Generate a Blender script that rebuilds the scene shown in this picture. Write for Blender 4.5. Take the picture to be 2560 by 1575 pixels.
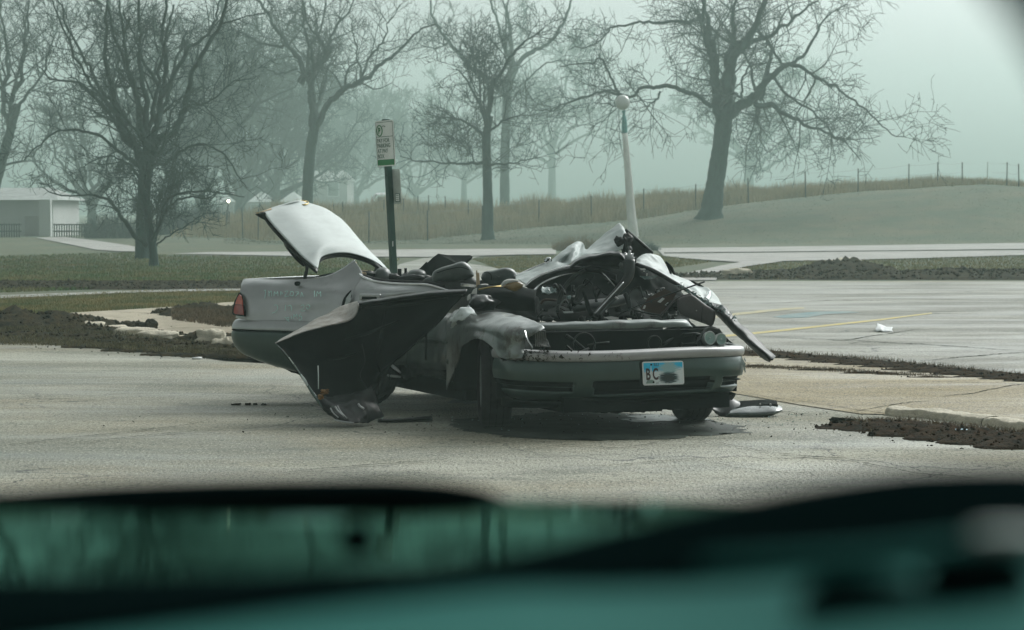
import bpy, bmesh, math, random
import numpy as np
from mathutils import Vector, Matrix, noise as mnoise

for o in list(bpy.data.objects):
    bpy.data.objects.remove(o)
SC = bpy.context.scene
COL = SC.collection
R = math.radians

# ------------------------------------------------------------------ camera, sky, sun, exposure
FPX = 85 / 36 * 2560
TH = math.atan((787.5 - 521) / FPX)
H = 1.5
cam = bpy.data.cameras.new('camera')
cam.lens = 85
cam.sensor_width = 36
cam.clip_start = 0.02
cam.clip_end = 3000
cam.dof.use_dof = True
cam.dof.focus_distance = 17.0
cam.dof.aperture_fstop = 8.0
camo = bpy.data.objects.new('camera', cam)
COL.objects.link(camo)
camo.location = (0, 0, H)
camo.rotation_euler = (math.pi / 2 - TH, 0, 0)
SC.camera = camo

SUN_EL, SUN_AZ = R(38), R(40)          # azimuth measured from +Y towards +X
world = bpy.data.worlds.new('World')
SC.world = world
world.use_nodes = True
nt = world.node_tree
bg = nt.nodes['Background']
sky = nt.nodes.new('ShaderNodeTexSky')
sky.sky_type = 'NISHITA'
sky.sun_disc = False
sky.sun_elevation = SUN_EL
sky.sun_rotation = SUN_AZ
sky.dust_density = 6
sky.air_density = 1.0
bw = nt.nodes.new('ShaderNodeRGBToBW')
nt.links.new(sky.outputs[0], bw.inputs[0])
tint = nt.nodes.new('ShaderNodeMix')
tint.data_type = 'RGBA'
tint.blend_type = 'MULTIPLY'
tint.inputs[0].default_value = 1.0
nt.links.new(bw.outputs[0], tint.inputs[6])
tint.inputs[7].default_value = (0.95, 1.0, 0.995, 1)
nt.links.new(tint.outputs[2], bg.inputs[0])
bg.inputs[1].default_value = 0.15

sun = bpy.data.lights.new('sun', 'SUN')
sun.energy = 1.1
sun.angle = R(24)
sun.color = (1.0, 0.97, 0.90)
suno = bpy.data.objects.new('sun', sun)
COL.objects.link(suno)
sd = Vector((math.sin(SUN_AZ) * math.cos(SUN_EL), math.cos(SUN_AZ) * math.cos(SUN_EL), math.sin(SUN_EL)))
suno.rotation_euler = sd.to_track_quat('Z', 'Y').to_euler()
suno.location = (0, 0, 60)

SC.view_settings.view_transform = 'Standard'
SC.view_settings.look = 'None'
SC.view_settings.exposure = 0.17
SC.view_settings.gamma = 1.0
SC.view_settings.use_curve_mapping = False
SC.render.engine = 'CYCLES'
SC.cycles.use_denoising = True
SC.cycles.max_bounces = 6
SC.cycles.diffuse_bounces = 3
SC.cycles.glossy_bounces = 3
SC.cycles.transmission_bounces = 4
SC.cycles.volume_bounces = 2
SC.cycles.transparent_max_bounces = 6
SC.cycles.sample_clamp_indirect = 6
HAZE_DENSITY = 0.0017

# ------------------------------------------------------------------ measuring helpers
FW = np.array([0, math.cos(TH), -math.sin(TH)])
UP = np.array([0, math.sin(TH), math.cos(TH)])
EYE = np.array([0, 0, H])


def ray(px, py):
    return np.array([1., 0, 0]) * (px - 1280) / FPX + UP * (787.5 - py) / FPX + FW


def G(px, py, z=0.0):
    d = ray(px, py)
    return EYE + d * ((z - H) / d[2])


def W(px, py, Y):
    d = ray(px, py)
    return EYE + d * (Y / d[1])


def Wl(pts):
    return [W(*p) for p in pts]


P1 = G(1240, 1068)
P2 = G(1728, 1050)
PSI = math.atan2(P2[1] - P1[1], P2[0] - P1[0])
FO = (P1 + P2) / 2
FXD = np.array([math.sin(PSI), -math.cos(PSI), 0])
FYD = np.array([math.cos(PSI), math.sin(PSI), 0])


def Fr(x, y, z):                      # front half: x forward, y to the car's left, z up
    return FO + x * FXD + y * FYD + np.array([0, 0, z])


def FS(px, py, y):                    # pixel onto a plane parallel to the front half's side
    d = ray(px, py)
    p0 = Fr(0, y, 0)
    return EYE + d * (np.dot(p0 - EYE, FYD) / np.dot(d, FYD))


def FF(px, py, x):                    # pixel onto a plane across the front half
    d = ray(px, py)
    p0 = Fr(x, 0, 0)
    return EYE + d * (np.dot(p0 - EYE, FXD) / np.dot(d, FXD))


PHI = R(60)
PB = Fr(-1.45, -0.88, 0)
RD = np.array([-math.sin(PHI), math.cos(PHI), 0])      # towards the tail
RN = np.array([-math.cos(PHI), -math.sin(PHI), 0])     # outwards on the right side


def Rr(u, off, z):
    return PB + u * RD + off * RN + np.array([0, 0, z])


def RS(px, py, off=0.0):
    d = ray(px, py)
    p0 = Rr(0, off, 0)
    return EYE + d * (np.dot(p0 - EYE, RN) / np.dot(d, RN))


# ------------------------------------------------------------------ material helpers
def mat(name, color, rough=0.6, metal=0.0, var=0.0, vscale=8.0, color2=None, bump=0.0, bscale=60.0,
        coat=0.0, detail=6.0, dirt=None, dirt_scale=3.0, dirt_lo=0.55, dirt_hi=0.7, stretch=(1, 1, 1), spec=None, rvar=0.0):
    m = bpy.data.materials.new(name)
    m.use_nodes = True
    n, l = m.node_tree.nodes, m.node_tree.links
    b = n['Principled BSDF']
    b.inputs['Base Color'].default_value = (*color, 1)
    b.inputs['Roughness'].default_value = rough
    b.inputs['Metallic'].default_value = metal
    if coat:
        b.inputs['Coat Weight'].default_value = coat
        b.inputs['Coat Roughness'].default_value = 0.12
    if spec is not None:
        b.inputs['Specular IOR Level'].default_value = spec
    tc = n.new('ShaderNodeTexCoord')
    mp = n.new('ShaderNodeMapping')
    mp.inputs['Scale'].default_value = stretch
    l.new(tc.outputs['Object'], mp.inputs[0])
    col = None
    if var or color2:
        t = n.new('ShaderNodeTexNoise')
        t.inputs['Scale'].default_value = vscale
        t.inputs['Detail'].default_value = detail
        t.inputs['Roughness'].default_value = 0.65
        l.new(mp.outputs[0], t.inputs[0])
        mx = n.new('ShaderNodeMix')
        mx.data_type = 'RGBA'
        c2 = color2 or tuple(c * (1 - var) for c in color)
        c1 = color if color2 else tuple(min(1, c * (1 + var)) for c in color)
        mx.inputs[6].default_value = (*c1, 1)
        mx.inputs[7].default_value = (*c2, 1)
        rp = n.new('ShaderNodeMapRange')
        rp.inputs[1].default_value = 0.35
        rp.inputs[2].default_value = 0.65
        l.new(t.outputs[0], rp.inputs[0])
        l.new(rp.outputs[0], mx.inputs[0])
        col = mx.outputs[2]
        if rvar:
            rr = n.new('ShaderNodeMapRange')
            rr.inputs[3].default_value = max(0.02, rough - rvar)
            rr.inputs[4].default_value = min(1, rough + rvar)
            l.new(t.outputs[0], rr.inputs[0])
            l.new(rr.outputs[0], b.inputs['Roughness'])
    if dirt:
        t = n.new('ShaderNodeTexNoise')
        t.inputs['Scale'].default_value = dirt_scale
        t.inputs['Detail'].default_value = 9
        t.inputs['Roughness'].default_value = 0.72
        l.new(mp.outputs[0], t.inputs[0])
        rp = n.new('ShaderNodeMapRange')
        rp.inputs[1].default_value = dirt_lo
        rp.inputs[2].default_value = dirt_hi
        l.new(t.outputs[0], rp.inputs[0])
        mx = n.new('ShaderNodeMix')
        mx.data_type = 'RGBA'
        if col is None:
            mx.inputs[6].default_value = (*color, 1)
        else:
            l.new(col, mx.inputs[6])
        mx.inputs[7].default_value = (*dirt, 1)
        l.new(rp.outputs[0], mx.inputs[0])
        col = mx.outputs[2]
        if metal:
            inv = n.new('ShaderNodeMath')
            inv.operation = 'MULTIPLY_ADD'
            inv.inputs[1].default_value = -metal
            inv.inputs[2].default_value = metal
            l.new(rp.outputs[0], inv.inputs[0])
            l.new(inv.outputs[0], b.inputs['Metallic'])
    if col is not None:
        l.new(col, b.inputs['Base Color'])
    if bump:
        t = n.new('ShaderNodeTexNoise')
        t.inputs['Scale'].default_value = bscale
        t.inputs['Detail'].default_value = 5
        l.new(mp.outputs[0], t.inputs[0])
        bp = n.new('ShaderNodeBump')
        bp.inputs['Strength'].default_value = min(1, bump)
        bp.inputs['Distance'].default_value = 0.02
        l.new(t.outputs[0], bp.inputs['Height'])
        l.new(bp.outputs[0], b.inputs['Normal'])
    return m


# ------------------------------------------------------------------ object helpers
ROOT = {}


def root_loc(o):
    while o is not None:
        if o.name in ROOT:
            return ROOT[o.name]
        o = o.parent
    return np.zeros(3)


def link_mesh(name, me, parent=None, material=None, smooth=True):
    o = bpy.data.objects.new(name, me)
    COL.objects.link(o)
    if material is not None:
        for mm in (material if isinstance(material, (list, tuple)) else [material]):
            me.materials.append(mm)
    if parent is not None:
        o.parent = parent
    if smooth:
        me.polygons.foreach_set('use_smooth', [True] * len(me.polygons))
    return o


def mk(name, verts, faces, material, parent=None, smooth=True, mids=None):
    v = np.asarray(verts, float)
    if parent is not None:
        v = v - root_loc(parent)
    me = bpy.data.meshes.new(name)
    me.from_pydata(v.tolist(), [], faces)
    o = link_mesh(name, me, parent, material, smooth)
    if mids is not None:
        me.polygons.foreach_set('material_index', mids)
    me.update()
    return o


def origin_to(o, loc):
    """Give a parentless mesh its origin at loc."""
    loc = Vector(loc)
    o.data.transform(Matrix.Translation(-loc))
    o.location = loc
    return o


def thing(name, label, cat, loc, group=None):
    o = bpy.data.objects.new(name, None)
    COL.objects.link(o)
    o.empty_display_size = 0.2
    o.location = [float(c) for c in loc]
    ROOT[o.name] = np.array(loc, float)
    o['label'] = label
    o['category'] = cat
    if group:
        o['group'] = group
    return o


def tag(o, label, cat, group=None):
    o['label'] = label
    o['category'] = cat
    if group:
        o['group'] = group
    return o


def crom(pts, n):
    """Catmull-Rom resampling of a polyline to n points (uniform in index)."""
    p = np.asarray(pts, float)
    k = len(p)
    if k == 1:
        return np.repeat(p, n, 0)
    if k == 2:
        t = np.linspace(0, 1, n)[:, None]
        return p[0] * (1 - t) + p[1] * t
    ext = np.vstack([2 * p[0] - p[1], p, 2 * p[-1] - p[-2]])
    s = np.linspace(0, k - 1, n)
    i = np.minimum(s.astype(int), k - 2)
    t = (s - i)[:, None]
    p0, p1, p2, p3 = ext[i], ext[i + 1], ext[i + 2], ext[i + 3]
    return 0.5 * ((2 * p1) + (-p0 + p2) * t + (2 * p0 - 5 * p1 + 4 * p2 - p3) * t ** 2 + (-p0 + 3 * p1 - 3 * p2 + p3) * t ** 3)


def loft_grid(rows, nu, nv):
    r = np.stack([crom(row, nu) for row in rows])
    return np.stack([crom(r[:, j], nv) for j in range(nu)], 1)      # nv x nu x 3


def grid_faces(nv, nu, off=0, close=False):
    f = []
    m = nu if close else nu - 1
    for i in range(nv - 1):
        for j in range(m):
            a, b = off + i * nu + j, off + i * nu + (j + 1) % nu
            f.append((a, b, b + nu, a + nu))
    return f


def loft(name, rows, material, parent, nu=24, nv=12, thick=0.004, crumple=0.0, cscale=6.0, seed=0, smooth=True):
    g = loft_grid(rows, nu, nv)
    if crumple:
        for i in range(nv):
            for j in range(nu):
                q = g[i, j]
                w = mnoise.noise_vector(Vector((q * cscale + seed).tolist()))
                w2 = mnoise.noise_vector(Vector((q * cscale * 2.7 + seed + 5).tolist()))
                rdg = .5 - abs(mnoise.noise(Vector((q * cscale * .8 + seed + 9).tolist()))) * 1.6
                g[i, j] = q + (np.array(w) * .8 + 0.4 * np.array(w2)) * crumple + np.array([.25, -.75, .45]) * rdg * crumple * .9
    o = mk(name, g.reshape(-1, 3), grid_faces(nv, nu), material, parent, smooth)
    if thick:
        md = o.modifiers.new('thickness', 'SOLIDIFY')
        md.thickness = thick
        md.offset = 0
    return o


def tube_arrays(lines, radii, sides):
    V, Fc, off = [], [], 0
    ang = np.arange(sides) * 2 * math.pi / sides
    ca, sa = np.cos(ang)[None, :, None], np.sin(ang)[None, :, None]
    for p, r in zip(lines, radii):
        p = np.asarray(p, float)
        r = np.broadcast_to(np.asarray(r, float), (len(p),))
        t = np.gradient(p, axis=0)
        t /= np.linalg.norm(t, axis=1)[:, None] + 1e-9
        ref = np.array([0.31, 0.2, 0.93]) if abs(t[0][2]) < 0.8 else np.array([0.9, 0.31, 0.1])
        a = np.cross(t, ref)
        a /= np.linalg.norm(a, axis=1)[:, None] + 1e-9
        b = np.cross(t, a)
        ring = p[:, None] + r[:, None, None] * (a[:, None] * ca + b[:, None] * sa)
        V.append(ring.reshape(-1, 3))
        k = len(p)
        base = off + (np.arange(k - 1) * sides)[:, None] + np.arange(sides)[None]
        nxt = off + (np.arange(k - 1) * sides)[:, None] + (np.arange(sides)[None] + 1) % sides
        Fc.append(np.stack([base, nxt, nxt + sides, base + sides], -1).reshape(-1, 4))
        off += k * sides
    return np.vstack(V), np.vstack(Fc)


def fast_mesh(name, V, Fc, material, parent=None, smooth=True):
    v = np.asarray(V, float)
    if parent is not None:
        v = v - root_loc(parent)
    k = Fc.shape[1]
    me = bpy.data.meshes.new(name)
    me.vertices.add(len(v))
    me.vertices.foreach_set('co', v.astype(np.float32).ravel())
    me.loops.add(Fc.size)
    me.loops.foreach_set('vertex_index', Fc.astype(np.int32).ravel())
    me.polygons.add(len(Fc))
    me.polygons.foreach_set('loop_start', np.arange(0, Fc.size, k, dtype=np.int32))
    me.polygons.foreach_set('loop_total', np.full(len(Fc), k, dtype=np.int32))
    me.update(calc_edges=True)
    return link_mesh(name, me, parent, material, smooth)


def tube(name, pts, r, material, parent=None, sides=10, n=None, caps=True):
    p = np.asarray(pts, float)
    rr = np.broadcast_to(np.asarray(r, float), (len(p),))
    if n:
        q = crom(np.hstack([p, rr[:, None]]), n)
        p, rr = q[:, :3], np.maximum(q[:, 3], 1e-4)
    V, Fc = tube_arrays([p], [rr], sides)
    faces = [tuple(f) for f in Fc.tolist()]
    if caps:
        faces.append(tuple(range(sides))[::-1])
        m = len(V) - sides
        faces.append(tuple(range(m, m + sides)))
    return mk(name, V, faces, material, parent)


def strap(name, pts, w, t, material, parent=None, n=None, wdir=None):
    """flat bar following pts: w across (along wdir), t thick"""
    p = crom(pts, n) if n else np.asarray(pts, float)
    w = np.broadcast_to(np.asarray(w, float), (len(p),)) if not n else crom(np.asarray(np.broadcast_to(w, (len(pts),)), float)[:, None], n)[:, 0]
    tt = np.gradient(p, axis=0)
    tt /= np.linalg.norm(tt, axis=1)[:, None]
    wd = np.array([0, 0, 1.]) if wdir is None else np.asarray(wdir, float)
    nrm = np.cross(tt, wd)
    nrm /= np.linalg.norm(nrm, axis=1)[:, None]
    wv = np.cross(nrm, tt)
    ring = np.stack([p + wv * w[:, None] / 2 + nrm * t / 2, p + wv * w[:, None] / 2 * .8 + nrm * t / 2 * 1.3, p - wv * w[:, None] / 2 + nrm * t / 2,
                     p - wv * w[:, None] / 2 - nrm * t / 2, p + wv * w[:, None] / 2 - nrm * t / 2], 1)
    k = ring.shape[1]
    f = grid_faces(len(p), k, close=True)
    f.append(tuple(range(k))[::-1])
    m = (len(p) - 1) * k
    f.append(tuple(range(m, m + k)))
    return mk(name, ring.reshape(-1, 3), f, material, parent, smooth=False)


def boxm(name, c, s, material, parent=None, axes=None, bevel=0.0):
    """box centred at c, size s, optional axes (3 vectors)"""
    c = np.asarray(c, float)
    ax = np.eye(3) if axes is None else np.asarray(axes, float)
    v = [c + sx * s[0] / 2 * ax[0] + sy * s[1] / 2 * ax[1] + sz * s[2] / 2 * ax[2]
         for sx in (-1, 1) for sy in (-1, 1) for sz in (-1, 1)]
    f = [(0, 1, 3, 2), (4, 6, 7, 5), (0, 4, 5, 1), (2, 3, 7, 6), (0, 2, 6, 4), (1, 5, 7, 3)]
    o = mk(name, v, f, material, parent, smooth=False)
    if bevel:
        md = o.modifiers.new('bevel', 'BEVEL')
        md.width = bevel
        md.segments = 3
    return o


def blob(name, c, s, material, parent=None, axes=None, rough=0.0, power=2.6, seed=0, nu=28, nv=16):
    """rounded superellipsoid"""
    c = np.asarray(c, float)
    ax = np.eye(3) if axes is None else np.asarray(axes, float)
    V = []
    for i in range(nv):
        th = -math.pi / 2 + math.pi * i / (nv - 1)
        for j in range(nu):
            ph = 2 * math.pi * j / nu
            q = np.array([math.cos(th) * math.cos(ph), math.cos(th) * math.sin(ph), math.sin(th)])
            k = (np.abs(q) ** power).sum() ** (-1 / power)
            q = q * k
            if rough:
                q = q * (1 + rough * mnoise.noise(Vector((q * 1.7 + seed).tolist())) + rough * .5 * mnoise.noise(Vector((q * 4.7 + seed).tolist())))
            V.append(c + q[0] * s[0] / 2 * ax[0] + q[1] * s[1] / 2 * ax[1] + q[2] * s[2] / 2 * ax[2])
    return mk(name, V, grid_faces(nv, nu, close=True), material, parent)


def poly_sheet(name, pts, material, parent=None, thick=0.0, smooth=False):
    """filled polygon from 3D outline (triangulated), optional thickness"""
    bm = bmesh.new()
    off = root_loc(parent) if parent is not None else np.zeros(3)
    vs = [bm.verts.new((np.asarray(p, float) - off).tolist()) for p in pts]
    f = bm.faces.new(vs)
    bmesh.ops.triangulate(bm, faces=[f])
    me = bpy.data.meshes.new(name)
    bm.to_mesh(me)
    bm.free()
    o = link_mesh(name, me, parent, material, smooth)
    if thick:
        md = o.modifiers.new('thickness', 'SOLIDIFY')
        md.thickness = thick
        md.offset = 0
    return o


def structure(o):
    o['kind'] = 'structure'
    return o


def stuff(o):
    o['kind'] = 'stuff'
    return o


def in_poly(x, y, poly):
    c = np.zeros(x.shape, bool)
    n = len(poly)
    for i in range(n):
        x1, y1 = poly[i]
        x2, y2 = poly[(i + 1) % n]
        cond = ((y1 > y) != (y2 > y)) & (x < (x2 - x1) * (y - y1) / (y2 - y1 + 1e-12) + x1)
        c ^= cond
    return c


# ------------------------------------------------------------------ terrain
FENCE_PX = [-3000, 420, 607, 645, 922, 1069, 1347, 1479, 1609, 1739, 1871, 2014, 2145, 2272, 2344, 2468, 2560, 3200, 6000]
FENCE_PY = [590, 590, 593, 600, 605, 600, 566, 556, 544, 523, 507, 493, 479, 471, 464, 457, 464, 480, 480]
CREST_PX = [-3000, 420, 480, 600, 700, 850, 1000, 1200, 1350, 1500, 1620, 1800, 2000, 2200, 2300, 2450, 2560, 3200, 6000]
CREST_PY = [575, 575, 566, 552, 532, 530, 527, 530, 530, 518, 502, 490, 478, 468, 460, 460, 474, 500, 500]
Y0, YF, YC = 105.0, 125.0, 142.0


def sstep(t):
    t = np.clip(t, 0, 1)
    return t * t * (3 - 2 * t)


def terrain_z(X, Y):
    X, Y = np.asarray(X, float), np.asarray(Y, float)
    px = 1280 + FPX * X / np.maximum(Y, 1)
    w = sstep((px - 380) / 160)
    zf = (H - (np.interp(px, FENCE_PX, FENCE_PY) - 521) / FPX * YF) * w
    zc = (H - (np.interp(px, CREST_PX, CREST_PY) - 521) / FPX * YC) * w
    z = np.where(Y < Y0, 0, 0)
    t1 = np.clip((Y - Y0) / (YF - Y0), 0, 1)
    t1 = 0.35 * sstep(t1) + 0.65 * t1
    t2 = sstep((Y - YF) / (YC - YF))
    z = zf * t1 + (zc - zf) * t2
    fall = sstep((Y - YC) / 70)
    return z * (1 - fall) - 1.0 * fall * w + 0.05 * (t1 > 0) * np.sin(X * .31) * np.cos(Y * .23) * w


def T(px, py):
    d = ray(px, py)
    for Y in np.arange(20, 420, 0.5):
        p = EYE + d * (Y / d[1])
        if p[2] <= terrain_z(p[0], p[1]):
            p[2] = float(terrain_z(p[0], p[1]))
            return p
    return W(px, py, 200)


m_lawn = mat('lawn', (0.045, 0.075, 0.036), 0.95, color2=(0.105, 0.100, 0.050), vscale=0.35, detail=10, bump=0.25, bscale=9, dirt=(0.045, 0.042, 0.03), dirt_scale=0.9, dirt_lo=.56, dirt_hi=.74)
ys = np.concatenate([np.linspace(-30, 20, 12), np.linspace(24, 100, 24), np.linspace(102, 146, 45), np.linspace(150, 240, 20), np.array([270, 320, 400, 480, 560])])
pxs = np.concatenate([np.linspace(-9000, -400, 14), np.linspace(-300, 2900, 130), np.linspace(3100, 11000, 12)])
V = []
for Y in ys:
    X = (pxs - 1280) / FPX * max(Y, 20)
    if Y < 60:
        X = X * (1 + (60 - Y) / 40)
    Z = terrain_z(X, np.full_like(X, Y)) - 0.03
    V.append(np.stack([X, np.full_like(X, Y), Z], 1))
terr = mk('ground', np.vstack(V), grid_faces(len(ys), len(pxs)), m_lawn)
structure(terr)


# ------------------------------------------------------------------ paving
def asphalt_mat(name, base, light, dark, speck=0.5, crack=True, warm=None, patch=(0.45, 0.62)):
    m = bpy.data.materials.new(name)
    m.use_nodes = True
    n, l = m.node_tree.nodes, m.node_tree.links
    b = n['Principled BSDF']
    tc = n.new('ShaderNodeTexCoord')
    out = tc.outputs['Object']

    def noise(scale, det=8, rough=.6, vec=None, dist=0.0):
        t = n.new('ShaderNodeTexNoise')
        t.inputs['Scale'].default_value = scale
        t.inputs['Detail'].default_value = det
        t.inputs['Roughness'].default_value = rough
        t.inputs['Distortion'].default_value = dist
        l.new(vec or out, t.inputs[0])
        return t.outputs[0]

    def ramp(v, lo, hi, a=0., c=1.):
        r = n.new('ShaderNodeMapRange')
        r.inputs[1].default_value = lo
        r.inputs[2].default_value = hi
        r.inputs[3].default_value = a
        r.inputs[4].default_value = c
        l.new(v, r.inputs[0])
        return r.outputs[0]

    def mix(f, a, c, mode='MIX'):
        x = n.new('ShaderNodeMix')
        x.data_type = 'RGBA'
        x.blend_type = mode
        if isinstance(f, float):
            x.inputs[0].default_value = f
        else:
            l.new(f, x.inputs[0])
        for k, s in ((6, a), (7, c)):
            if isinstance(s, tuple):
                x.inputs[k].default_value = (*s, 1)
            else:
                l.new(s, x.inputs[k])
        return x.outputs[2]
    mp = n.new('ShaderNodeMapping')
    mp.inputs['Scale'].default_value = (0.35, 1.0, 1)
    l.new(out, mp.inputs[0])
    c = mix(ramp(noise(0.55, 9, .62, mp.outputs[0], .4), *patch), base, light)
    c = mix(ramp(noise(0.9, 9, .68, mp.outputs[0], .8), .50, .68, 0, .85), c, dark)
    if warm:
        c = mix(ramp(noise(0.3, 6), .48, .66, 0, .8), c, warm)
    # stretched specks: aggregate tone, with relief shading put into the colour
    mq = n.new('ShaderNodeMapping')
    mq.inputs['Scale'].default_value = (1, .42, 1)
    l.new(out, mq.inputs[0])
    q = mq.outputs[0]
    fine = noise(52, 3, .6, q)
    c = mix(ramp(fine, .55, .63, 0, speck), c, tuple(x * .28 for x in dark))
    fine2 = noise(44, 3, .6, q, .3)
    c = mix(ramp(fine2, .57, .66, 0, speck * .8), c, tuple(min(1, x * 1.35) for x in light))
    mid = noise(15, 5, .7, q)
    c = mix(ramp(mid, .57, .67, 0, speck * .75), c, tuple(x * .5 for x in dark))
    mid2 = noise(2.6, 9, .8, mp.outputs[0], .5)
    c = mix(ramp(mid2, .55, .66, 0, speck * .6), c, tuple(x * .8 for x in dark))
    if crack:
        for sc, th, am in ((0.42, 0.006, .85), (1.5, 0.009, .45)):
            dn = n.new('ShaderNodeTexNoise')
            dn.inputs['Scale'].default_value = 1.6
            dn.inputs['Detail'].default_value = 8
            l.new(out, dn.inputs[0])
            va = n.new('ShaderNodeVectorMath')
            va.operation = 'MULTIPLY_ADD'
            va.inputs[1].default_value = (.9, .9, .9)
            l.new(dn.outputs[1], va.inputs[0])
            l.new(out, va.inputs[2])
            vo = n.new('ShaderNodeTexVoronoi')
            vo.feature = 'DISTANCE_TO_EDGE'
            vo.inputs['Scale'].default_value = sc
            l.new(va.outputs[0], vo.inputs[0])
            gate = ramp(noise(0.25 * sc + .1, 3), .46, .54, 0, am)
            r = ramp(vo.outputs[0], th * .4, th, 1, 0)
            mm = n.new('ShaderNodeMath')
            mm.operation = 'MULTIPLY'
            l.new(r, mm.inputs[0])
            l.new(gate, mm.inputs[1])
            c = mix(mm.outputs[0], c, (0.03, 0.035, 0.03))
    l.new(c, b.inputs['Base Color'])
    l.new(ramp(noise(.8, 6, .6, mp.outputs[0], .5), .38, .62, .42, .9), b.inputs['Roughness'])
    bp = n.new('ShaderNodeBump')
    bp.inputs['Strength'].default_value = .8
    bp.inputs['Distance'].default_value = .015
    l.new(fine, bp.inputs['Height'])
    l.new(bp.outputs[0], b.inputs['Normal'])
    return m


m_asphalt = asphalt_mat('worn_asphalt', (0.21, 0.21, 0.16), (0.36, 0.355, 0.285), (0.11, 0.125, 0.10), warm=(0.30, 0.265, 0.18), speck=.8)
m_lot = asphalt_mat('far_asphalt', (0.225, 0.222, 0.187), (0.34, 0.335, 0.285), (0.16, 0.165, 0.145), speck=.6)
m_apron = asphalt_mat('sandy_concrete', (0.265, 0.215, 0.115), (0.355, 0.295, 0.175), (0.19, 0.15, 0.09), speck=.8, crack=True)
m_path = mat('pale_path', (0.36, 0.35, 0.33), .9, var=.18, vscale=.6, bump=.2, bscale=20)
m_sand = mat('sandy_slab', (0.40, 0.35, 0.26), .9, var=.2, vscale=2.2, bump=.4, bscale=40, dirt=(0.10, 0.085, 0.06), dirt_scale=1.6, dirt_lo=.56, dirt_hi=.66)
m_curb = mat('curb_concrete', (0.60, 0.55, 0.44), .9, var=.2, vscale=7, bump=.6, bscale=55, dirt=(0.16, 0.13, 0.09), dirt_scale=5, dirt_lo=.58, dirt_hi=.74)
m_soil = mat('damp_soil', (0.012, 0.014, 0.010), .95, spec=.05, color2=(0.055, 0.040, 0.018), vscale=9, bump=.8, bscale=30)
m_soil2 = mat('soil_clod', (0.010, 0.012, 0.009), .95, spec=.05, color2=(0.04, 0.032, 0.018), vscale=14, bump=.8, bscale=50)


def gpoly(name, px_pts, z, material):
    o = poly_sheet(name, [G(x, y, z) for x, y in px_pts], material)
    return structure(o)


lot_out = [(-30, 1.0, 0), (30, 1.0, 0)]
lot_far = [G(3600, 704), G(2560, 703), G(1760, 703), G(1690, 706), G(1640, 730), G(1500, 770), G(1250, 810), G(1000, 870), G(720, 912), G(600, 905), G(560, 903), G(430, 882),
           G(300, 864), G(150, 852), G(0, 845), G(-400, 835), G(-1500, 830)]
far0 = lot_far[-1]
lot = poly_sheet('parking_lot', [np.array(p, float) for p in lot_out] + lot_far + [np.array([-30, far0[1], 0.0])], m_asphalt)
structure(lot)
# paler, older surface of the lot behind the sandy strip
gpoly('road', [(1500, 900), (1660, 868), (1850, 880), (2060, 896), (2300, 918), (2560, 945), (3000, 985), (3600, 1040), (3600, 707), (2560, 706), (1765, 706), (1690, 712), (1600, 760)], 0.004, m_lot)
gpoly('pavement', [(1500, 985), (1700, 975), (1850, 985), (1990, 1010), (2150, 1034), (2250, 1036), (2400, 1050), (2560, 1068), (3000, 1125), (3600, 1200), (3600, 1052), (3000, 992), (2560, 950), (2300, 923), (2060, 900), (1850, 884), (1700, 872), (1500, 865)], 0.006, m_apron)
gpoly('path', [(430, 634), (560, 636), (700, 639), (900, 641), (1080, 642), (1300, 636), (1390, 635), (1390, 621), (1200, 622), (950, 624), (700, 629), (520, 630)], 0.004, m_path)
gpoly('path', [(90, 594), (160, 592), (230, 600), (320, 613), (345, 618), (350, 628), (300, 628), (240, 624), (180, 612)], 0.004, m_path)
gpoly('road', [(1640, 620), (1900, 617), (2200, 613), (2560, 607), (3400, 600), (3400, 636), (2560, 637), (2300, 645), (2130, 649), (1960, 652), (1850, 655), (1790, 651), (1720, 646), (1660, 640)], 0.006, m_path)
gpoly('road_joint', [(1660, 631), (1900, 629), (2200, 626), (2560, 622), (3400, 616), (3400, 618), (2560, 625), (2200, 628), (1900, 631.5), (1660, 633.5)], 0.012, m_soil2)
gpoly('road', [(1000, 703), (960, 690), (1000, 660), (1060, 645), (1200, 641), (1150, 655), (1230, 668), (1340, 690), (1460, 700), (1600, 720), (1500, 770), (1250, 810), (1000, 860)], 0.006, m_lot)
gpoly('path', [(1700, 700), (1690, 690), (1740, 677), (1800, 664), (1850, 655), (1960, 652), (1870, 665), (1800, 680), (1790, 700)], 0.008, m_path)
gpoly('path', [(-300, 747), (0, 738), (150, 733), (300, 727), (460, 723), (640, 721), (640, 726), (460, 728), (300, 732), (150, 739), (0, 745), (-300, 755)], 0.008, m_path)
gpoly('slab', [(140, 792), (180, 781), (300, 775), (460, 765), (560, 756), (640, 752), (700, 770), (700, 850), (600, 846), (560, 838), (490, 836), (420, 846), (350, 842), (290, 832), (230, 824)], 0.008, m_sand)

# painted lines and faded symbol
m_yel = mat('faded_yellow_paint', (0.60, 0.47, 0.12), .8, color2=(0.42, 0.38, 0.24), vscale=7)
m_blue = mat('faded_blue_paint', (0.10, 0.22, 0.24), .8, color2=(0.27, 0.30, 0.28), vscale=3)
gpoly('line_marking', [(1800, 838), (1900, 829), (2050, 813), (2200, 797), (2330, 781), (2330, 784), (2200, 801), (2050, 817.5), (1900, 834), (1800, 843)], 0.008, m_yel)
gpoly('line_marking', [(1760, 792), (1850, 781), (1960, 770), (2010, 768), (2010, 772), (1960, 775), (1850, 787), (1760, 798)], 0.008, mat('worn_yellow_paint', (0.50, 0.43, 0.22), .8, color2=(0.34, 0.33, 0.27), vscale=4))
gpoly('faded_marking', [(1930, 792), (1980, 784), (2040, 779), (2120, 778), (2150, 781), (2060, 786), (2020, 793), (1960, 795)], 0.008, m_blue)

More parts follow.
